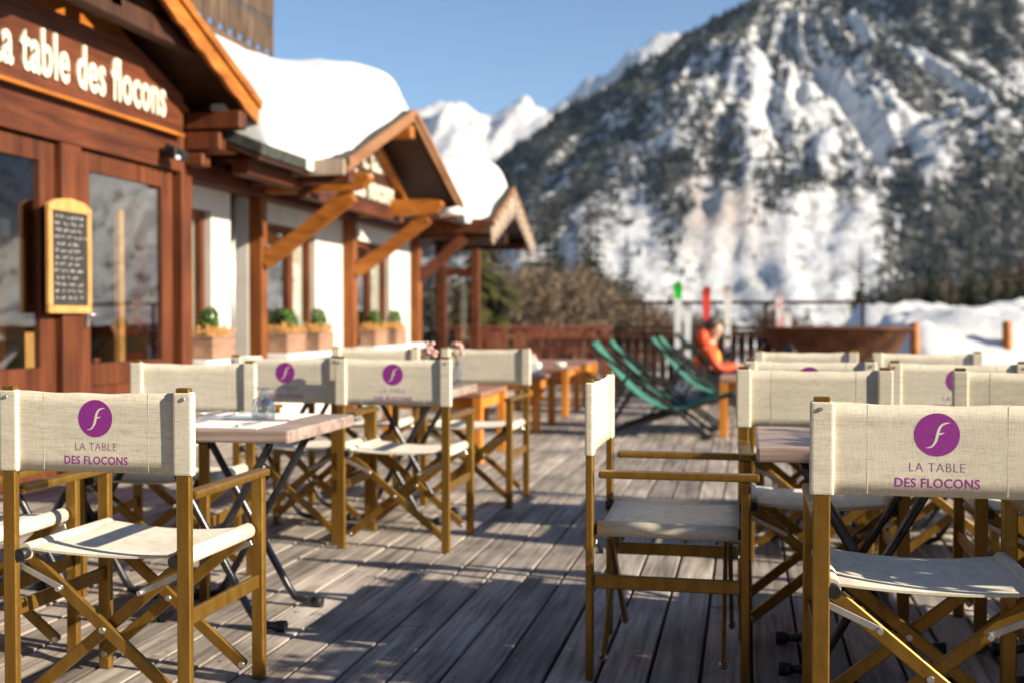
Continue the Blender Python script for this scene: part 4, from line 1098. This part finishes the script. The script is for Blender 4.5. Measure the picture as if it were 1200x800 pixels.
def cone_mountain(name, dc, lc, peak, rad, a0, a1, wood_fn, amp=1.0, na=380, nr=220, seed=0, trees=0):
    """ruled around a summit; angle measured from the direction that faces the terrace"""
    c = W(dc, lc); bm = bmesh.new(); lw = bm.verts.layers.float.new('woods'); lcl = bm.verts.layers.float.new('cliff'); G = []
    for i in range(na+1):
        a = a0+(a1-a0)*i/na; row = []
        dirv = -fwd*math.cos(a) + rgt*math.sin(a)
        for j in range(nr+1):
            t = j/nr; r = rad*t
            h = peak*(1-t)
            pw = c + dirv*r; aw = a
            a_ = a + .16*noise.noise(pw*.0022+Vector((5,seed,0))) + .05*noise.noise(pw*.008+Vector((1,seed,0)))
            a_ = a_*.42 + ((pw.dot(rgt)-lc)/rad)*.8
            sil = .35+.65*math.exp(-((a-.15)/.9)**2)
            rib = (1-abs(noise.noise(Vector((a_*9.0+.35*math.sin(t*9), t*1.5, seed+4)))*2)) * 34 * sstep(.04,.3,t)
            rib += (1-abs(noise.noise(Vector((a_*26.0+.3*math.sin(t*14+1), t*2.6, seed+9)))*2)) * 16 * sstep(.05,.25,t)
            p = c + dirv*r
            lowf = 1-.75*sstep(.55,.78,t)
            crag = lowf*(noise.ridged_multi_fractal(pw*.0042+Vector((0,0,seed)), .9, 2.1, 5, 1.0, 2.0)-1.1)*34*sstep(0,.2,t)
            rough = 85*noise.fractal(p*.0023 + Vector((0,0,seed)), 1.0, 2.0, 5)
            z = h + amp*sil*(rib-40 + rough)*(.4+.6*lowf) + crag + 7*noise.fractal(pw*.03, 1.0, 2.0, 3)*sstep(.4,.7,t)*min(1, (1-t)*4+.12)
            v = bm.verts.new((p.x, p.y, max(-20, z-8)))
            wv, cv = wood_fn(a_, t, p, z)
            v[lw] = wv; v[lcl] = cv
            row.append(v)
        G.append(row)
    for i in range(na):
        for j in range(nr):
            if j == 0: continue
            f = bm.faces.new((G[i][j], G[i][j+1], G[i+1][j+1], G[i+1][j])); f.smooth = True
    if trees:
        rq = random.Random(seed); V = []; F = []; cnt = 0; tries = 0
        while cnt < trees and tries < trees*14:
            tries += 1
            fi = rq.random()*na; fj = 1+math.sqrt(rq.random())*(nr-2); i0 = int(fi); j0 = int(fj)
            v = G[i0][j0]; pr = v[lw] + .35*noise.noise(v.co*.011) + .25*noise.noise(v.co*.03)
            if rq.random() > sstep(.38, .72, pr): continue
            p = v.co.lerp(G[i0+1][j0].co, fi-i0).lerp(G[i0][j0+1].co, (fj-j0)*.8)
            h = rq.uniform(8, 17); r_ = h*rq.uniform(.17,.24); b = len(V); ph = rq.random()*2
            for zz, rr in ((.04,1), (.5,.62)):
                for k in range(5): V.append((p.x+r_*rr*math.cos(ph+k*1.2566), p.y+r_*rr*math.sin(ph+k*1.2566), p.z+h*zz-1))
            V.append((p.x, p.y, p.z+h-1))
            for k in range(5):
                q = (k+1)%5
                F.append((b+k, b+q, b+5+q, b+5+k)); F.append((b+5+k, b+5+q, b+10))
            cnt += 1
        me = bpy.data.meshes.new('mountain_forest'); me.from_pydata(V, [], F)
        fo = mesh_obj('mountain_forest', me, M['farfir']); fo['kind'] = 'stuff'
    o = obj(name, bm, M['mountain']); o['kind'] = 'structure'
    return o
M['farfir'] = varied('far_conifers', (.016,.022,.022), (.05,.055,.05), rough=.9, scale=(.05,.05,.05), spec=.1)
def main_woods(a, t, p, z):
    d = p.dot(fwd); l = p.dot(rgt)
    px = 600+1333*l/d; py = 371-1333*z/d          # bearing and elevation of the slope point, in 0.043 degree steps
    n1 = noise.fractal(p*.0045+Vector((3,1,0)), 1.0, 2.0, 4)
    chute = noise.noise(Vector((a*20+.4*math.sin(t*8), t*2.2, 3.3)))
    chute2 = noise.noise(Vector((a*55, t*3.5, 8.3)))
    wv = .505 + .20*n1 + .34*chute + .20*chute2 + .08*sstep(200, 60, py)*sstep(900, 780, px)
    wv += .26*sstep(800, 660, px)*sstep(320, 240, py)           # wooded left shoulder
    ridge_y = 371-(px-304)*.68
    wv += .30*math.exp(-((py-ridge_y)/32.0)**2)                  # band of woods along the ridge
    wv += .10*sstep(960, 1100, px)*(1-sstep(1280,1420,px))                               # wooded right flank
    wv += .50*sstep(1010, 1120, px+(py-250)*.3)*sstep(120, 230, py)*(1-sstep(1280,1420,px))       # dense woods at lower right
    band = math.exp(-((py-195+ .02*(px-900))/28.0)**2)*sstep(720,760,px)*sstep(1090,1060,px)
    wv += .17*band
    bright = math.exp(-(((px-880)/150.0)**2+((py-285)/75.0)**2))
    wv -= .47*bright
    wv -= .20*math.exp(-(((px-950-(py-110)*.9)/95.0)**2+((py-110)/65.0)**2))
    wv -= .25*math.exp(-(((px-660)/90.0)**2+((py-288)/22.0)**2))
    cv = math.exp(-(((px-835)/60.0)**2+((py-245)/48.0)**2))*1.4
    wv += .16*sstep(110, 30, py)
    wv -= .25*sstep(1260, 1400, px)
    return .47+(wv-.47)*.72, cv
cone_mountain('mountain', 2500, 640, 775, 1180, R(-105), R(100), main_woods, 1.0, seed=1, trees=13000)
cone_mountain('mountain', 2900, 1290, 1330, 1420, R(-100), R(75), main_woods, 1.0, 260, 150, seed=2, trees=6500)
def snowy(a, t, p, z):
    n1 = noise.fractal(p*.0012+Vector((1,7,2)), 1.0, 2.0, 5)
    return .05+.3*n1, .12
# farther snowy range at left
def range_mesh(name, prof, d0, depth, seed, wood_fn):
    bm = bmesh.new(); lw = bm.verts.layers.float.new('woods'); lcl = bm.verts.layers.float.new('cliff'); G = []
    xs = [q[0] for q in prof]; n = 260; mrows = 60
    for i in range(n+1):
        px = xs[0]+(xs[-1]-xs[0])*i/n
        for k in range(len(prof)-1):
            if prof[k][0] <= px <= prof[k+1][0]: break
        t = (px-prof[k][0])/(prof[k+1][0]-prof[k][0]); py = prof[k][1]*(1-t)+prof[k+1][1]*t
        H = (371-py)/1333*d0; row = []
        for j in range(mrows+1):
            s = j/mrows; d = d0-depth*s+ (depth*.5 if j == 0 else 0)
            l = (px-600)/1333*d0
            p = W(d, l)
            r_ = 1-abs(noise.noise(Vector((l*.004+1.2*math.sin(s*3), s*2.0, seed))))*2
            z = H*(1-s)**1.15*(1 if j else .3) + (r_*110+80*noise.fractal(p*.002, 1.0, 2.0, 5))*min(1, s*6)*(1-s)
            if j == 1: z += 60*noise.fractal(Vector((l*.006, 3, seed)), 1.0, 2.0, 5)
            v = bm.verts.new((p.x, p.y, z-10)); v[lw], v[lcl] = wood_fn(0, s, p, z); row.append(v)
        G.append(row)
    for i in range(n):
        for j in range(mrows):
            f = bm.faces.new((G[i][j], G[i][j+1], G[i+1][j+1], G[i+1][j])); f.smooth = True
    o = obj(name, bm, M['mountain']); o['kind'] = 'structure'
range_mesh('mountain_range', [(100,200), (250,170), (380,130), (470,135), (500,122), (540,114), (575,135), (612,114), (640,126), (672,106), (690,91), (712,78), (735,60), (760,45), (820,30), (900,60), (1000,140)], 7000, 3000, 5, snowy)
# opposite valley side towards the sun, which the windows mirror
def side_woods(a, t, p, z):
    n1 = noise.fractal(p*.006, 1.0, 2.0, 5)
    return .36+.45*n1, .2
cone_mountain('hillside', 700, 4200, 900, 1900, R(-180), R(60), side_woods, 1.0, 150, 70, seed=4)
cone_mountain('hillside', 2400, 3900, 1100, 2000, R(-150), R(60), side_woods, 1.0, 120, 60, seed=6)

# ------------------------------------------------------------------ trees
def conifer_mesh(h, r, seed, col):
    rnd = random.Random(seed); m = MB(); bm = m.bm
    z = h*.08; 
    while z < h*.985:
        t = z/h; rr = r*(1-t)**.85*rnd.uniform(.75,1.1)+.05
        nb = max(5, int(11*(1-t)+5)); ph = rnd.random()*6
        for k in range(nb):
            a = ph+2*math.pi*k/nb+rnd.uniform(-.25,.25); L = rr*rnd.uniform(.7,1.15)
            d = Vector((math.cos(a), math.sin(a), 0)); s = Vector((-d.y, d.x, 0))
            dr = L*rnd.uniform(.25,.5)
            base = Vector((0,0,z)); tip = base+d*L-Vector((0,0,dr)); mid = base+d*L*.55-Vector((0,0,dr*.35))
            wd = L*.24
            for q in range(3):
                f0 = .15+.3*q; c0 = base.lerp(tip, f0)+Vector((0,0,dr*.12)); c1 = base.lerp(tip, min(1, f0+.42))
                w_ = wd*(1.1-f0)*rnd.uniform(.7,1.2)
                m.quad(c0-s*w_*.4, c1-s*w_, c1+d*L*.06, c0+s*w_*.2); m.quad(c0+s*w_*.4, c0-s*w_*.2, c1+d*L*.05-Vector((0,0,.05*L)), c1+s*w_)
        z += h*.035*rnd.uniform(.7,1.2)
    return m
def conifer_pair(h, r, seed, mname):
    m = conifer_mesh(h, r, seed, None); bmesh.ops.recalc_face_normals(m.bm, faces=m.bm.faces)
    me = bpy.data.meshes.new('crown'); m.bm.to_mesh(me); m.bm.free(); me.materials.append(M[mname])
    t = MB().cyl((0,0,-1), (0,0,h*.95), r*.075, r*.01, 8); mt = bpy.data.meshes.new('trunk'); t.bm.to_mesh(mt); t.bm.free(); mt.materials.append(M['bark'])
    return me, mt
def broad_pair(h, r, seed, mname):
    rnd = random.Random(seed); t = MB(); c = MB()
    t.tube([(0,0,-1), (0,0,h*.3), (.1*r,0,h*.6), (0,.1*r,h*.9)], [r*.07, r*.055, r*.035, .02], 7)
    for k in range(22):
        a = rnd.random()*6.28; z0 = h*rnd.uniform(.12,.75); L = r*rnd.uniform(.6,1.1)*(1.15-.6*z0/h); up = L*rnd.uniform(.6,1.4)
        e = Vector((math.cos(a)*L, math.sin(a)*L, min(h, z0+up))); b0 = Vector((0,0,z0)); md = b0.lerp(e, .5)+Vector((0,0,-.05*L))
        t.tube([b0, md, e], [r*.03, r*.02, .015], 5)
        for q in range(150):
            f = rnd.uniform(.3,1.12); p = b0.lerp(e, f)+Vector((rnd.gauss(0,1), rnd.gauss(0,1), rnd.gauss(0,.9)))*r*.16
            v = Vector((rnd.gauss(0,1)+math.cos(a)*.5, rnd.gauss(0,1)+math.sin(a)*.5, rnd.gauss(.8,1))).normalized(); o_ = v.orthogonal().normalized()
            o_ = Matrix.Rotation(rnd.random()*6.28, 3, v) @ o_; s = r*rnd.uniform(.07,.19); w_ = s*rnd.uniform(.09,.24)
            c.quad(p-o_*w_, p+o_*w_, p+v*s*.6+o_*w_*.8, p+v*s-o_*w_*.3)
    out = []
    for m, nm, mm in ((c, 'crown', mname), (t, 'trunk', 'bark')):
        me = bpy.data.meshes.new(nm); m.bm.to_mesh(me); m.bm.free(); me.materials.append(M[mm]); out.append(me)
    return out
M['bark'] = varied('bark', (.06,.045,.035), (.13,.10,.08), rough=.9, scale=(3,3,.6))
M['fir'] = varied('fir_needles', (.010,.018,.012), (.035,.045,.022), rough=.8, scale=(.7,.7,.7), spec=.15)
M['yfir'] = varied('yellow_green_needles', (.035,.04,.012), (.085,.08,.022), rough=.8, scale=(1,1,1), spec=.15)  # yellower and lighter than the fir needles
M['twig'] = varied('bare_brown_twigs', (.08,.058,.037), (.18,.125,.08), rough=.85, scale=(.5,.5,.5), spec=.15)
M['twig2'] = varied('grey_twigs', (.05,.046,.037), (.11,.095,.078), rough=.85, scale=(.5,.5,.5), spec=.15)
firs = [conifer_pair(14, 3.0, 11, 'fir'), conifer_pair(11, 2.7, 12, 'fir'), conifer_pair(10, 2.9, 13, 'yfir')]
broads = [broad_pair(11, 4.2, 21, 'twig'), broad_pair(9, 3.6, 22, 'twig2'), broad_pair(10, 4.0, 23, 'twig')]
def tree(name, pair, px, d, sc, lab, group, z=None):
    v = W(d, (px-600)/1333*d); zz = gz(v.x, v.y) if z is None else z
    r = thing(name, (v.x, v.y, zz), lab, 'tree', group, random.random()*6.28); r.scale = (sc, sc, sc*random.uniform(.92,1.08))
    mesh_nm = ('crown', 'trunk')
    for nm, me in zip(mesh_nm, pair):
        o = bpy.data.objects.new(nm, me); COL.objects.link(o); o.parent = r
tree('pine_tree', firs[2], 565, 46, 1.0, 'yellow green pine behind the far porch and wind screen', None)
tree('fir_tree', firs[1], 588, 58, .82, 'dark fir next to the yellow green pine', None)
GL = 'trees beyond the railing'
k = 0
for px, d, sc, kind in ((505,70,.9,'f'), (535,80,1.0,'b'), (612,95,1.1,'b'), (630,120,1.25,'g'), (652,105,1.05,'b'), (668,130,1.2,'b'), (684,125,1.35,'f2'), (704,110,1.05,'b'), (722,130,1.2,'g'), (738,120,.95,'b'), (642,150,1.8,'f'), (662,165,2.0,'f'), (618,150,1.6,'f'), (600,130,1.4,'f'), (700,170,1.9,'f'), (630,175,1.9,'f'), (652,180,2.1,'f'), (676,170,1.8,'f'), (690,185,2.0,'f'), (716,180,1.7,'f'), (734,175,1.5,'f'), (748,180,1.3,'f'), (716,165,1.4,'g'), (755,140,.9,'b'), (775,160,.9,'g'), (800,150,.8,'b'), (830,170,.85,'g'), (860,160,.8,'b'), (900,170,.8,'b'), (940,165,.75,'b'), (975,160,.8,'g')):
    pr = firs[k%2] if kind[0] == 'f' else broads[(0, 2)[k%2]] if kind == 'b' else broads[1]
    side = 'between chalet and ski rack' if px < 745 else 'low above the ski rack bar'
    lab = {'f': 'dark fir standing %s', 'b': 'bare brown broadleaf tree standing %s', 'g': 'grey leafless tree standing %s'}[kind[0]] % side
    tree({'f': 'fir_tree'}.get(kind[0], 'broadleaf_tree'), pr, px, d, sc, lab, GL + (' firs' if kind[0]=='f' else ' broadleaf' if kind=='b' else ' grey') + (' left' if px < 745 else ' right'))
    k += 1
GR = 'trees behind the snow bank'
for i in range(22):
    px = 1010+i*10.5+random.uniform(-3,3); d = 235+random.uniform(-25,25)
    tree('fir_tree', firs[i%2], px, d, random.uniform(1.25,1.8), 'dark fir in the row just behind the snow bank', GR+' firs')
for i, (px, sc) in enumerate(((1062,1.25), (1088,1.5), (1112,1.3), (1135,1.55), (1158,1.5), (1180,1.75), (1204,1.7), (1226,1.6), (1042,.95))):
    tree('broadleaf_tree', broads[(0,2)[i%2]], px, 290+random.uniform(-15,15), sc*1.05, 'bare brown tree rising over the dark firs at right', GR+' broadleaf')

# ------------------------------------------------------------------ air
hz = obj('haze', MB().b2(-9000, 9000, -9000, 9000, -9, 1700), [])
m = bpy.data.materials.new('valley_haze'); m.use_nodes = True; nt = m.node_tree; nt.nodes.clear()
o = N(nt, 'ShaderNodeOutputMaterial'); v = N(nt, 'ShaderNodeVolumePrincipled')
v.inputs['Color'].default_value = (.62,.80,1,1); v.inputs['Density'].default_value = 1.8e-5; v.inputs['Anisotropy'].default_value = .2
nt.links.new(v.outputs[0], o.inputs['Volume']); hz.data.materials.append(m); hz['kind'] = 'stuff'
